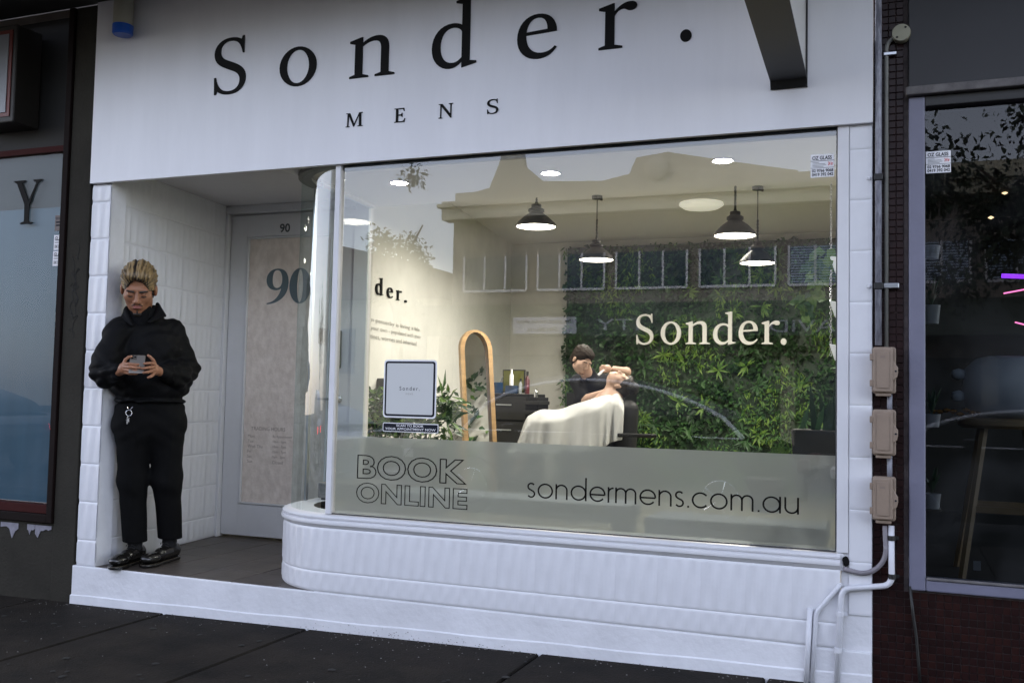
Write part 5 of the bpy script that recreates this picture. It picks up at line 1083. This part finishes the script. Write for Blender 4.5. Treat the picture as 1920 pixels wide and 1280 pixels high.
# collar: standing at the back, folded wings at the front
cl = Field((-.26, -.22, 1.38), (.12, .13, 1.64), .0045)
cc = np.array([-.078, -.01]); ring = []
for k in range(25):
    a = math.radians(-62 + (304) * k / 24); bk = 0.5 + 0.5 * math.sin(a); ring.append(np.array([cc[0] + .088 * math.cos(a), cc[1] + .078 * math.sin(a), 1.450 + .036 * bk + .020 * max(0, math.cos(a))]))
for i in range(24):
    for dz in (0, .02, .04): cl.cap(ring[i] + (0, 0, dz), ring[i + 1] + (0, 0, dz), .013 - .003 * dz / .04, k=.006)
for s, x0, x1, zt in ((-1, -.150, -.185, 1.452), (1, .0, .055, 1.475)):
    for k in range(7):
        q = k / 6; a = np.array([x0 + (x1 - x0) * q * .2 + s * .01, -.045 - .03 * q, 1.515 - .02 * q + (.03 if s > 0 else 0) * (1 - q)]); c = np.array([x1 * (1 - q) + (-.078 + s * .048) * q, -.085 - .045 * q, zt - .045 * q])
        cl.cap(a, c, .011, .009, k=.008)
sdf_part('collar', cl, jacket_mat, man)
un = Field((-.20, -.20, 1.38), (.04, .09, 1.58), .005); un.cap((-.080, -.02, 1.40), (-.088, -.055, 1.515), .074, .066, k=.01); sdf_part('undershirt', un, tshirt, man)
# trousers
tr_ = Field((-.27, -.22, .10), (.26, .26, 1.0), .006)
tr_.ell((-.005, .005, .93), (.198, .118, .06), .02).ell((-.008, .012, .83), (.208, .132, .14), .04)
for x0, x1, x2, ya in ((-.100, -.090, -.062, .075), (.092, .108, .138, .11)):
    tr_.cap((x0, .0, .84), (x1, .02, .50), .106, .080, k=.05).cap((x1, .02, .50), (x2, ya, .13), .080, .072, k=.05)
tr_.box((-.06, .1, .08), (.12, .25, .045), .004, .003, 'sub'); tr_.box((.16, .1, .08), (.10, .25, .055), .004, .003, 'sub')
for x2, ya in ((-.062, .075), (.138, .11)): tr_.cap((x2, ya, .05), (x2, ya, .19), .060, k=.002, mode='sub')
tr_.box((0, 0, .40), (.003, .3, .20), .001, .004, 'sub') if False else None
tr_.warp(lambda x, y, z: .0018 * np.sin(30 * z + 26 * x + 2.5 * np.sin(14 * z)) + .0025 * np.sin(70 * (z - .8) + 50 * np.abs(x)) * np.exp(-((z - .78) / .08) ** 2) - .0035 * np.exp(-(((x + .09 + (.5 - z) * .03) / .006) ** 2)) * (y < 0) * (z < .8) - .0035 * np.exp(-(((x - .112 + (.5 - z) * .05) / .006) ** 2)) * (y < 0) * (z < .8))
sdf_part('trousers', tr_, trouser_mat, man)
# shoes
def shoe(ax, ay, tx, ty, nm):
    d = np.array([tx - ax, ty - ay]); ang = math.degrees(math.atan2(d[0], -d[1])); R_ = rotm(0, 0, ang); F = (R_, np.array([ax, ay, 0.0]), 1.0)
    L = np.linalg.norm(d) - .01
    fl = Field((min(ax, tx) - .12, min(ay, ty) - .12, -.01), (max(ax, tx) + .12, max(ay, ty) + .14, .16), .0038)
    fl.cap((0, .045, .055), (0, -.10, .052), .043, .041, k=.01, F=F).ell((0, -L + .075, .048), (.051, .080, .033), .02, F=F).ell((0, .05, .06), (.042, .04, .045), .02, F=F).cap((0, .015, .07), (0, .012, .105), .043, .038, k=.012, F=F)
    fl.box((0, -.1, -.047), (.12, .3, .065), .001, .002, 'sub', F=F)
    fl.cap((0, .015, .085), (0, .012, .14), .034, .034, k=.002, mode='sub', F=F)
    fl.ell((0, -.135, .095), (.05, .004, .014), .004, 'sub', F=F)
    s_ = sdf_part('shoe', fl, leather, man)
    f2 = Field((min(ax, tx) - .12, min(ay, ty) - .12, -.01), (max(ax, tx) + .12, max(ay, ty) + .14, .05), .0035)
    f2.box((0, -L / 2 + .065, .014), (.050, L / 2 - .005, .0145), .012, F=F).ell((0, -L + .075, .014), (.056, .085, .03), .01, F=F).ell((0, .045, .014), (.046, .052, .03), .01, F=F)
    f2.box((0, -.1, -.06), (.2, .4, .06), .001, 0, 'sub', F=F); f2.box((0, -.1, .080), (.2, .4, .06), .001, 0, 'sub', F=F)
    sdf_part('sole', f2, leather, s_)
    # welt stitching
    b = MB(); P = []
    for k in range(40):
        a = 2 * math.pi * k / 40; yy = -L / 2 + .045 + (L / 2 + .055) * math.sin(a); xx = (.050 + .003 * math.sin(a * 1)) * math.copysign(abs(math.cos(a)) ** .6, math.cos(a)); q = R_ @ np.array([xx, yy, .0195]) + F[1]; P.append(q)
    b.tube(P, .0017, 5, closed=True); part('welt', b, welt, s_)
    b = MB()
    for k in range(3):
        y = -.055 - .022 * k; z = .098 - .007 * k; b.tube([R_ @ np.array([x, y + abs(x) * .15, z - 12 * x * x]) + F[1] for x in np.linspace(-.024, .024, 7)], .0025, 5)
    for s in (-1, 1): b.tube([R_ @ np.array([s * q * .028, -.05 - .02 * math.sin(q * 3), .104 + .012 * math.sin(q * 3.1)]) + F[1] for q in np.linspace(0, 1, 7)], .0022, 5)
    part('lace', b, black_metal, s_)
OFFm = OFF[man.name]
shoe(-.062, .075, -.178, -.175, 'a'); shoe(.136, .11, -.010, -.145, 'b')
b = Field((-.14, -.10, .05), (.24, .20, .20), .005); b.cap((-.060, .080, .07), (-.062, .078, .17), .041, .046, k=.005).cap((.137, .112, .07), (.137, .112, .17), .041, .046, k=.005); b.warp(lambda x, y, z: .0015 * np.sin(260 * z)); sdf_part('sock', b, sock, man)
# key ring on the belt loop
kx, ky = FM(241, 768, -.14)[0], -.142; b = MB(); kz = FM(241, 771, -.14)[2]
kr = thing('key_ring', 'silver key ring clipped to the front of the black trousers', 'keys', tuple(FM.m0), FM.rz); kr.scale = MS
b.tube([(kx + .017 * math.cos(a), ky, kz + .017 * math.sin(a)) for a in np.linspace(0, 2 * math.pi, 21)[:-1]], .0022, 6, closed=True); part('ring', b, silver, kr, smooth=True)
b = MB(); b.tube([(kx - .012, ky, kz + .036), (kx - .006, ky, kz + .026), (kx + .002, ky - .002, kz + .018), (kx + .012, ky, kz + .028), (kx + .02, ky, kz + .036)], .0025, 5); part('clip', b, silver, kr)
b = MB(); b.box(kx - .011, kx - .003, ky - .003, ky, kz - .062, kz - .026); b.box(kx - .005, kx + .003, ky - .006, ky - .0035, kz - .055, kz - .028); b.tube([(kx - .006, ky, kz - .026), (kx - .004, ky, kz - .016)], .003, 6); part('key', b, silver, kr)
# phone
ph = thing('phone', 'grey smartphone held up in both hands of the man in black', 'phone', tuple(FM.m0), FM.rz); ph.scale = MS
Rp = rotm(-38, 0, -3); pc = np.array([-.086, -.352, 1.176])
def pbox(n, c, h, m_, r=.004): 
    b = MB(); c = pc + Rp @ np.array(c); b.obox(c, Rp[:, 0], Rp[:, 1], Rp[:, 2], *h); return part(n, b, m_, ph, bev=r)
pbox('case', (0, 0, 0), (.041, .0045, .065), phone_mat, .004); pbox('screen', (0, .0050, 0), (.037, .0004, .061), mat('screen_glow', (.05, .05, .06), .1, emit=(.7, .8, 1), estr=.3), .0002)
pbox('camera_bump', (-.020, -.0058, .045), (.017, .0016, .016), mat('lens_plate', (.10, .09, .08), .3), .001)
b = MB()
for dx, dz in ((-.028, .052), (-.028, .038), (-.013, .045)): c = pc + Rp @ np.array([dx, -.0078, dz]); b.lathe([(.0055, 0), (.0055, .0015), (0, .0015)], c, 14, (Rp[:, 0], Rp[:, 2], -Rp[:, 1]))
part('lens', b, lens_mat, ph)
# ---------------------------------------------------------------- barber and client
q0 = ray(1100, 700); FB = Frame(at(1100, 700, 1, 3.9))
bar = thing('person', 'dark-haired barber in black T-shirt bending over his client', 'person', tuple(FB.m0), FB.rz)
hB = FB(1091, 674, -.16); HB = (rotm(32, 10, 42), hB, .95)
bd = Field((-.30, -.55, .30), (.42, .25, 1.62), .0065)
head_field(bd, HB)
J = lambda x, y, d: FB(x, y, d)
bd.cap(J(1105, 712, .02), J(1096, 690, -.12), .058, .054, k=.03)
shL, elL, wrL, haL = J(1086, 716, .02), J(1092, 750, -.16), J(1132, 736, -.30), J(1143, 730, -.30)
shR, elR, wrR, haR = J(1145, 716, .10), J(1174, 697, -.05), J(1152, 692, -.22), J(1139, 691, -.25)
bd.cap(shL, shR, .055, k=.03).cap(J(1112, 735, .05), J(1098, 800, .1), .13, .12, k=.05).cap(J(1098, 800, .1), J(1098, 860, .1), .12, .11, k=.04)
bd.cap(shL, elL, .052, .042, k=.02).cap(elL, wrL, .042, .028, k=.015).ell(haL, (.04, .03, .025), .015)
bd.cap(shR, elR, .052, .042, k=.02).cap(elR, wrR, .040, .027, k=.015).ell(haR, (.035, .028, .035), .015)
for k in range(4):
    a = haR + np.array([-.01, -.01, .02 - .014 * k]); fingers(bd, [[a, a + np.array([-.035, -.012, .004]), a + np.array([-.052, .0, -.012]), a + np.array([-.045, .012, -.022])]])
    a = haL + np.array([.02, -.005, .018 - .012 * k]); fingers(bd, [[a, a + np.array([.03, -.005, .006]), a + np.array([.052, 0, .0]), a + np.array([.066, 0, -.006])]])
fingers(bd, [[haR + np.array([.0, -.01, -.015]), haR + np.array([-.03, -.02, -.03]), haR + np.array([-.045, -.01, -.02])], [haL + np.array([.01, -.01, .02]), haL + np.array([.03, -.01, .04]), haL + np.array([.045, -.005, .045])]])
sdf_part('body', bd, skin2, bar)
R_, t_, q_ = HB
fl = hair_field(.004, HB, 1.02, .0, (hB - .2, hB + .2)); fl.warp(lambda x, y, z: .003 * np.sin(150 * x + 60 * z + 2 * np.sin(80 * y)) * np.sin(110 * y + 70 * z)); sdf_part('hair', fl, mat('brown_hair', (.016, .009, .005), .7, spec=.2, noise=.4, nscale=40), bar)
small_caps('eyebrow', [((-.048, -.092, .019), (-.018, -.099, .021), .0035, .005), ((.048, -.092, .019), (.018, -.099, .021), .0035, .005)], HB, hair_dark, bar, .003)
small_caps('beard', [((-.02, -.098, -.055), (.02, -.098, -.055), .003, .003), ((-.022, -.086, -.100), (.022, -.086, -.100), .008, .008), ((.03, -.07, -.09), (.055, -.02, -.06), .008, .006)], HB, mat('stubble', (.12, .06, .035), .8), bar, .003)
ts = Field((-.34, -.45, .30), (.45, .30, 1.45), .008)
ts.cap(shL + (0, .01, .0), shR + (0, .01, 0), .075, k=.03).cap(J(1110, 735, .05), J(1098, 800, .1), .155, .145, k=.05).cap(J(1098, 800, .1), J(1098, 850, .1), .145, .14, k=.04)
ts.cap(shL, shL + (elL - shL) * .93, .080, .066, k=.02).cap(shR, shR + (elR - shR) * .62, .074, .066, k=.02).cap(J(1106, 712, .02), J(1104, 702, -.04), .07, .062, k=.02)
ts.warp(lambda x, y, z: .006 * np.sin(35 * z + 25 * x + 2 * np.sin(20 * x)))
sdf_part('tshirt', ts, tshirt, bar)
t = thing('razor', 'pale straight tool held in the raised hand of the barber', 'razor', tuple(FB.m0), FB.rz); b = MB(); b.tube([haR + np.array([-.03, -.02, -.01]), J(1122, 703, -.28)], .011, 6); part('handle', b, stick_w, t)
t = thing('clipper', 'dark clipper in the lower hand of the barber', 'clipper', tuple(FB.m0), FB.rz); b = MB(); b.tube([haL + np.array([.02, -.03, .01]), haL + np.array([.07, -.03, .03])], .014, 8); part('body', b, black_metal, t)
# client, lying back
cli = thing('person', 'client lying back in the barber chair with face turned up', 'person', tuple(FB.m0), FB.rz)
hC = J(1162, 719, -.34); HC = (rotm(0, 62, 0) @ rotm(-78, 0, 0) if False else None, hC, 1.0)
# head axes: crown towards image right and slightly down, face up and slightly towards the viewer
crown = np.array([.93, .05, -.20]); crown /= np.linalg.norm(crown); face = np.array([.20, -.35, .92]); face -= crown * (face @ crown); face /= np.linalg.norm(face)
Yax = -face; Xax = np.cross(Yax, crown); HC = (np.stack([Xax, Yax, crown], 1), hC, .92)
cb = Field((-.75, -.62, .25), (.55, .0, 1.45), .0075); head_field(cb, HC)
nk = J(1145, 745, -.34); hp_ = J(1088, 815, -.34); kn = J(1000, 795, -.34); ft = J(975, 880, -.34)
cb.cap(nk, hC - crown * .06, .055, .052, k=.03).cap(nk + (-.02, 0, -.05), hp_, .12, .13, k=.05).cap(hp_ + (0, -.08, 0), kn + (0, -.08, 0), .08, .055, k=.03).cap(hp_ + (0, .08, 0), kn + (0, .08, 0), .08, .055, k=.03)
cb.cap(kn + (0, -.08, 0), ft + (0, -.08, .0), .05, .035, k=.02).cap(kn + (0, .08, 0), ft + (0, .08, 0), .05, .035, k=.02)
sdf_part('body', cb, skin2, cli)
fl = hair_field(.005, HC, .98, .01, (hC - .2, hC + .2)); sdf_part('hair', fl, hair_dark, cli)
# cape
cp = thing('barber_cape', 'white barber cape draped over the reclining client', 'cape', tuple(FB.m0), FB.rz)
st_ = [(966, 838, 838), (974, 818, 845), (982, 795, 850), (990, 779, 850), (1002, 771, 850), (1016, 768, 850), (1035, 767, 850), (1058, 764, 850), (1080, 757, 850), (1100, 749, 846), (1118, 744, 842), (1132, 739, 838), (1143, 734, 834), (1152, 735, 830), (1161, 738, 826), (1169, 749, 824)]
P = []
for i in range(70):
    q = i / 69 * (len(st_) - 1); k = min(int(q), len(st_) - 2); u_ = q - k; a, c = st_[k], st_[k + 1]; px, pt, pb = (a[j] + (c[j] - a[j]) * u_ for j in range(3))
    top = FB(px, pt, -.34); zb2 = FB(px, pb, -.6)[2]; row = []; wd = .20 + .03 * math.sin(i * .3); xx = top[0]
    for j in range(34):
        v_ = j / 33
        if v_ < .36: # front skirt, bottom to shoulder
            w_ = 1 - v_ / .36; fold = .032 * w_ * math.sin(i * .55 + .9 * math.sin(i * .21)) + .014 * w_ * math.sin(i * 1.25 + 1) + .010 * math.sin(i * .33 + 5 * v_); row.append((xx + (-.02 - .02 * math.cos(i * .2)) * w_ + .035 * w_ * (i / 69 - .6), -.34 - wd - .02 - .05 * w_ + fold, (top[2] - .075) * (1 - w_) + zb2 * w_))
        elif v_ < .64:
            a_ = (v_ - .36) / .28; row.append((xx, -.34 - wd * math.cos(math.pi * a_), top[2] - .075 * (abs(math.cos(math.pi * a_)) ** 2.2) + .006 * math.sin(i * .5 + a_ * 5)))
        else:
            w_ = (v_ - .64) / .36; row.append((xx, -.34 + wd + .03 * w_ + .015 * w_ * math.sin(i * .7), (top[2] - .075) * (1 - w_) + zb2 * w_))
    P.append(row)
b = MB(); b.grid(P); o = part('cloth', b, cape_m, cp, smooth=True); md = o.modifiers.new('thick', 'SOLIDIFY'); md.thickness = .006; md2 = o.modifiers.new('sub', 'SUBSURF'); md2.levels = 1; md2.render_levels = 1
# barber chair
ch = thing('barber_chair', 'black reclined barber chair under the white cape', 'chair', tuple(FB.m0), FB.rz)
def hull(n, F_, h, dims): 
    fl = Field(*dims, h); F_(fl); return sdf_part(n, fl, chair_m, ch)
bk0, bk1 = J(1158, 835, -.30), J(1166, 768, -.28)
hull('backrest', lambda fl: [fl.cap(bk0 + (0.05, d, 0), bk1 + (.05, d, 0), .10, .085, k=.03) for d in (-.17, 0, .17)], .01, (np.minimum(bk0, bk1) - .35, np.maximum(bk0, bk1) + .35))
hr = J(1186, 728, -.30); hull('headrest', lambda fl: fl.cap(hr + (0, -.09, 0), hr + (0, .09, 0), .055, .055), .01, (hr - .2, hr + .2))
st0 = J(1110, 850, -.32); hull('seat', lambda fl: fl.box(st0, (.30, .25, .075), .05), .012, (st0 - .45, st0 + .45))
ar = J(1185, 815, -.62); b = MB(); b.box(ar[0] - .12, ar[0] + .20, ar[1] - .03, ar[1] + .03, ar[2] - .02, ar[2] + .012); part('armrest', b, chair_m, ch, bev=.01)
b = MB(); b.lathe([(.30, 0), (.30, .03), (.07, .05), (.05, .08), (.05, .40)], (st0[0], st0[1], 0), 30); part('pedestal', b, steel, ch, angle=40)
# black cabinet edge beside the barber
t = thing('work_station', 'low black work station behind the barber against the wall', 'cabinet', (1.0, 6.4, 0)); p = at(1062, 736, 1, 5.6); b = MB(); b.box(p[0], p[0] + .65, 5.6, 6.1, 0, p[2]); part('body', b, chair_m, t, bev=.006)
for k in range(3): b = MB(); b.box(p[0] + .02, p[0] + .63, 5.58, 5.598, .05 + .3 * k, .33 + .3 * k); part('drawer', b, black_metal, t, bev=.004)
# ================================================================== THE STREET BEHIND THE CAMERA (seen in the glass)
YS = -22.0
bd_ = thing('street_building', 'pale two-storey building with decorated parapet reflected in the window', 'building', (0, YS, -.3))
def sb(n, x0, x1, y0, y1, z0, z1, m_, par=bd_, **k): b = MB(); b.box(x0, x1, y0, y1, z0, z1); return part(n, b, m_, par, **k)
sb('wall', -8.0, 22, YS - 4, YS, 2.2, 6.2, stucco2); sb('shop_wall', -8.0, 22, YS - 4, YS - .35, -.3, 2.2, dark_void)
sb('cornice', -8.2, 22, YS - .1, YS + .45, 6.2, 6.75, stucco); sb('cornice_lip', -8.3, 22, YS - .1, YS + .6, 6.55, 6.65, stucco); sb('parapet', -8.0, 22, YS - .4, YS - .05, 6.76, 7.1, stucco)
b = MB(); b.prism([(-7.4, 7.1), (-6.9, 7.2), (-6.6, 7.9), (-6.5, 8.3), (-5.9, 8.3), (-5.8, 7.8), (-5.2, 7.3), (-3.4, 7.2), (-2.6, 7.35), (-2.4, 7.8), (-1.5, 7.9), (.3, 7.5), (2, 7.15), (2, 7.1)][::-1], YS - .38, YS - .08, 'y'); part('parapet_crest', b, stucco, bd_)
b = MB(); b.lathe([(0, 0), (.3, .02), (.33, .08), (.2, .14), (0, .16)], (-1.8, YS - .06, 7.45), 16, ((1, 0, 0), (0, 0, 1), (0, 1, 0))); part('roundel', b, stucco, bd_)
for i, x in enumerate(np.arange(-7.6, 20, 2.35)):
    x1 = x + 2.0; f = sb('window', x, x1, YS - .02, YS + .03, 4.1, 5.1, win_dark)
    b = MB()
    for xx in np.linspace(x, x1, 4): b.box(xx - .03, xx + .03, YS + .031, YS + .06, 4.08, 5.12)
    b.box(x, x1, YS + .031, YS + .055, 4.05, 4.12); part('frame', b, stick_w, f)
    if i >= 4:
        b = MB()
        for k in range(14): b.box(x + .05, x1 - .05, YS + .03, YS + .04, 4.15 + .07 * k, 4.185 + .07 * k)
        part('blind', b, blind_m, f, kind='stuff')
sb('street_awning', -8.2, 22, YS + .02, YS + 3.2, 3.15, 3.35, mat('far_awning', (.06, .06, .065), .8)); sb('awning_edge', -8.2, 22, YS + 3.2, YS + 3.25, 2.55, 3.36, mat('far_awning_edge', (.05, .07, .05), .7))
def far_text(tx, xr, z, h, m_, w_): textpart(tx, (xr, YS + 3.262, z), bd_, m_, width=w_, height=h, U=(-1, 0, 0), N=(0, 1, 0), name='sign_lettering')
sb('sign_board', -4.7, -3.0, YS + 3.26, YS + 3.30, 2.60, 3.02, mat('far_sign_white', (.6, .62, .7), .5))
b_ = textpart('the good mood shop', (-3.08, YS + 3.31, 2.84), bd_, stick_b, width=1.5, height=.12, U=(-1, 0, 0), N=(0, 1, 0), name='sign_lettering'); textpart('0421 886 114', (-3.5, YS + 3.31, 2.66), bd_, stick_b, width=.8, height=.09, U=(-1, 0, 0), N=(0, 1, 0), name='sign_lettering')
lw_ = mat('far_letter', (.42, .44, .50), .6); far_text('ITY', -1.4, 2.68, .28, lw_, 1.1); far_text('DAVID', 3.6, 2.62, .28, lw_, 1.9)
for i, x in enumerate((-7.9, -3.2, 1.6, 6.4, 11.2, 16)): sb('shop_pillar', x, x + .35, YS - .34, YS + .0, -.3, 2.2, stucco)
for i in range(5): f = sb('shop_window', -7.4 + 4.8 * i, -3.4 + 4.8 * i, YS - .34, YS - .30, .2, 2.1, win_dark); 
b2 = thing('street_house', 'low gabled house left of the pale reflected building', 'house', (-14, YS, -.3))
sb('wall', -20, -8.4, YS - 5, YS, -.3, 3.9, stucco, b2); b = MB(); b.prism([(-20.4, 3.9), (-8.3, 3.9), (-9.2, 5.0), (-14, 6.1), (-19.4, 5.0)], YS - 5.2, YS + .3, 'y'); part('roof', b, mat('far_roof', (.12, .06, .05), .8), b2)
for x in (-18.5, -15.5, -12.5, -10): sb('window', x, x + 1.2, YS + .001, YS + .04, 1.6, 3.0, win_dark, b2)
def tree(x, y, h, r, n, lab):
    t = thing('street_tree', lab, 'tree', (x, y, -.35)); b = MB(); b.tube([(x, y, -.4), (x + .05, y, h * .35), (x - .1, y, h * .6), (x, y, h * .85)], [.16, .12, .08, .03], 8)
    for k in range(7): a = k * .9; b.tube([(x, y, h * (.35 + .06 * k)), (x + r * .7 * math.cos(a), y + r * .7 * math.sin(a), h * (.55 + .06 * k))], [.06, .02], 6)
    part('trunk', b, bark, t)
    cl_ = [(x + random.gauss(0, r * .45), y + random.gauss(0, r * .45), h * .72 + random.gauss(0, h * .14)) for _ in range(16)]
    def fn(): c = random.choice(cl_); d = np.array([random.gauss(0, 1), random.gauss(0, 1), random.gauss(0, 1)]); return np.array(c) + d * r * .17, d / np.linalg.norm(d)
    foliage(t, int(n * 2.2), fn, [tree_leaf], name='crown', L=(.09, .19), wr=.55)
tree(-7.6, -17.9, 6.0, .9, 900, 'slim street tree at the left end of the pale reflected building'); tree(-16.5, -18.5, 4.2, 1.5, 1500, 'broad street tree before the low gabled house'); tree(-26, -18, 5, 2.0, 1500, 'broad street tree farthest left across the road')
tree(12.5, -18, 7.5, 2.4, 1800, 'broad street tree across the road to the right'); tree(7.0, -14.6, 7.0, 2.0, 2600, 'dense dark street tree nearest on the far side of the road'); tree(9.6, -16.0, 7.5, 2.3, 2600, 'dense dark street tree behind the nearest one across the road')
# parked cars
satin = mat('sky_white_trim', (0.85, 0.9, 1.0), 0.45)  # blue-white base colour stands in for sky mirrored in the trim
def car(x, y, L, lab, hgt=1.42, face=1, lit=False):
    z0 = -.36; t = thing('parked_car', lab, 'car', (x, y, z0)); X = lambda u: x + face * (u - .5) * L; W = .88
    prof = [(0, .42), (.0, .62), (.03, .80), (.12, .90), (.30, .96), (.52, 1.0), (.74, .99), (.90, .93), (.98, .78), (1, .55), (1, .36), (.9, .26), (.1, .26)]
    b = MB(); rows = []
    for s_, ins in ((-1, .10), (-1, 0), (1, 0), (1, .10)): rows.append([(X(u), y + s_ * (W - ins * .6), z0 + (z if ins == 0 else .26 + (z - .26) * .97)) for u, z in prof])
    b.grid([r + [r[0]] for r in rows]); b.add(rows[0], [tuple(range(len(prof)))]); b.add(rows[3], [tuple(range(len(prof)))[::-1]]); part('body', b, car_black, t, angle=35)
    cab_ = [(.11 + .79 * q, .95 + (hgt - .95) * max(0, math.sin(math.pi * q ** .85)) ** .6) for q in np.linspace(0, 1, 17)]
    b = MB(); lo_ = [[(X(u), y + s_ * (W - .06 - .22 * max(0, (z - .93) / .5)), z0 + z) for u, z in cab_] for s_ in (-1, 1)]
    b.grid(lo_); b.add(lo_[0] , [tuple(range(17))]); b.add(lo_[1], [tuple(range(17))[::-1]]); part('cabin', b, car_black, t, angle=35)
    for s_ in (-1, 1):
        win = [(.16 + .70 * q, .98 + (hgt - 1.05) * max(0, math.sin(math.pi * q ** .85)) ** .62) for q in np.linspace(0, 1, 15)]
        yy = lambda z: y + s_ * (W - .055 - .22 * max(0, (z - .93) / .5)); pts = [(X(u), yy(z), z0 + z) for u, z in win]
        b = MB(); b.add(pts, [tuple(range(15)) if s_ < 0 else tuple(range(15))[::-1]]); g_ = part('side_window', b, car_glass, t)
        b = MB(); fine = []
        for k in range(14): fine += [tuple(np.array(pts[k]) * (1 - q) + np.array(pts[k + 1]) * q + np.array([0, s_ * .008, 0])) for q in (0, .33, .66)]
        b.tube(fine + [tuple(np.array(pts[-1]) + (0, s_ * .008, 0))], .024, 6); b.tube([np.array(pts[0]) + (0, s_ * .01, 0), np.array(pts[-1]) + (0, s_ * .01, 0)], .010, 5); part('chrome_trim', b, satin, g_)
        for u in (.19, .81):
            w_ = MB(); c = (X(u), y + s_ * (W - .11), z0 + .33); ax = ((1, 0, 0), (0, 0, 1), (0, s_, 0)); w_.lathe([(.20, -.09), (.33, -.09), (.335, .0), (.33, .10), (.22, .115), (.2, .09)], c, 28, ax); wh = part('wheel', w_, tyre_m, t, angle=40)
            w_ = MB(); w_.lathe([(.20, .085), (.215, .10), (.20, .11)], c, 28, ax)
            for k in range(5): a = k * 1.2566; w_.tube([np.array(c) + (0, s_ * .09, 0), np.array(c) + np.array([.2 * math.cos(a), s_ * .10, .2 * math.sin(a)])], .018, 5)
            part('rim', w_, chrome, wh)
        b = MB(); b.box(X(.30) - .08, X(.30) + .08, min(y + s_ * W, y + s_ * (W + .16)), max(y + s_ * W, y + s_ * (W + .16)), z0 + .95, z0 + 1.07); part('mirror', b, car_black, t, bev=.03)
    for s_ in (-1, 1): b = MB(); b.box(X(1) - .10 * 1, X(1) + .012, min(y + s_ * .5, y + s_ * .86), max(y + s_ * .5, y + s_ * .86), z0 + .66, z0 + .78); part('tail_lamp', b, tail_m if lit else tail_off, t, bev=.01)
    for s_ in (-1, 1): b = MB(); b.box(X(0) - .012, X(0) + .10, min(y + s_ * .5, y + s_ * .86), max(y + s_ * .5, y + s_ * .86), z0 + .62, z0 + .72); part('headlight', b, stick_w, t, bev=.01)
car(1.25, -7.0, 4.7, 'black parked car with bright window trim mirrored behind the barber', hgt=1.66); car(6.0, -6.9, 4.3, 'black parked car mirrored across the right end of the window')
car(-10.5, -7.0, 4.4, 'black parked car with red tail lamps mirrored in the blue window', lit=True); car(-4.2, -7.1, 4.2, 'black parked car farther left along the kerb behind the viewer')
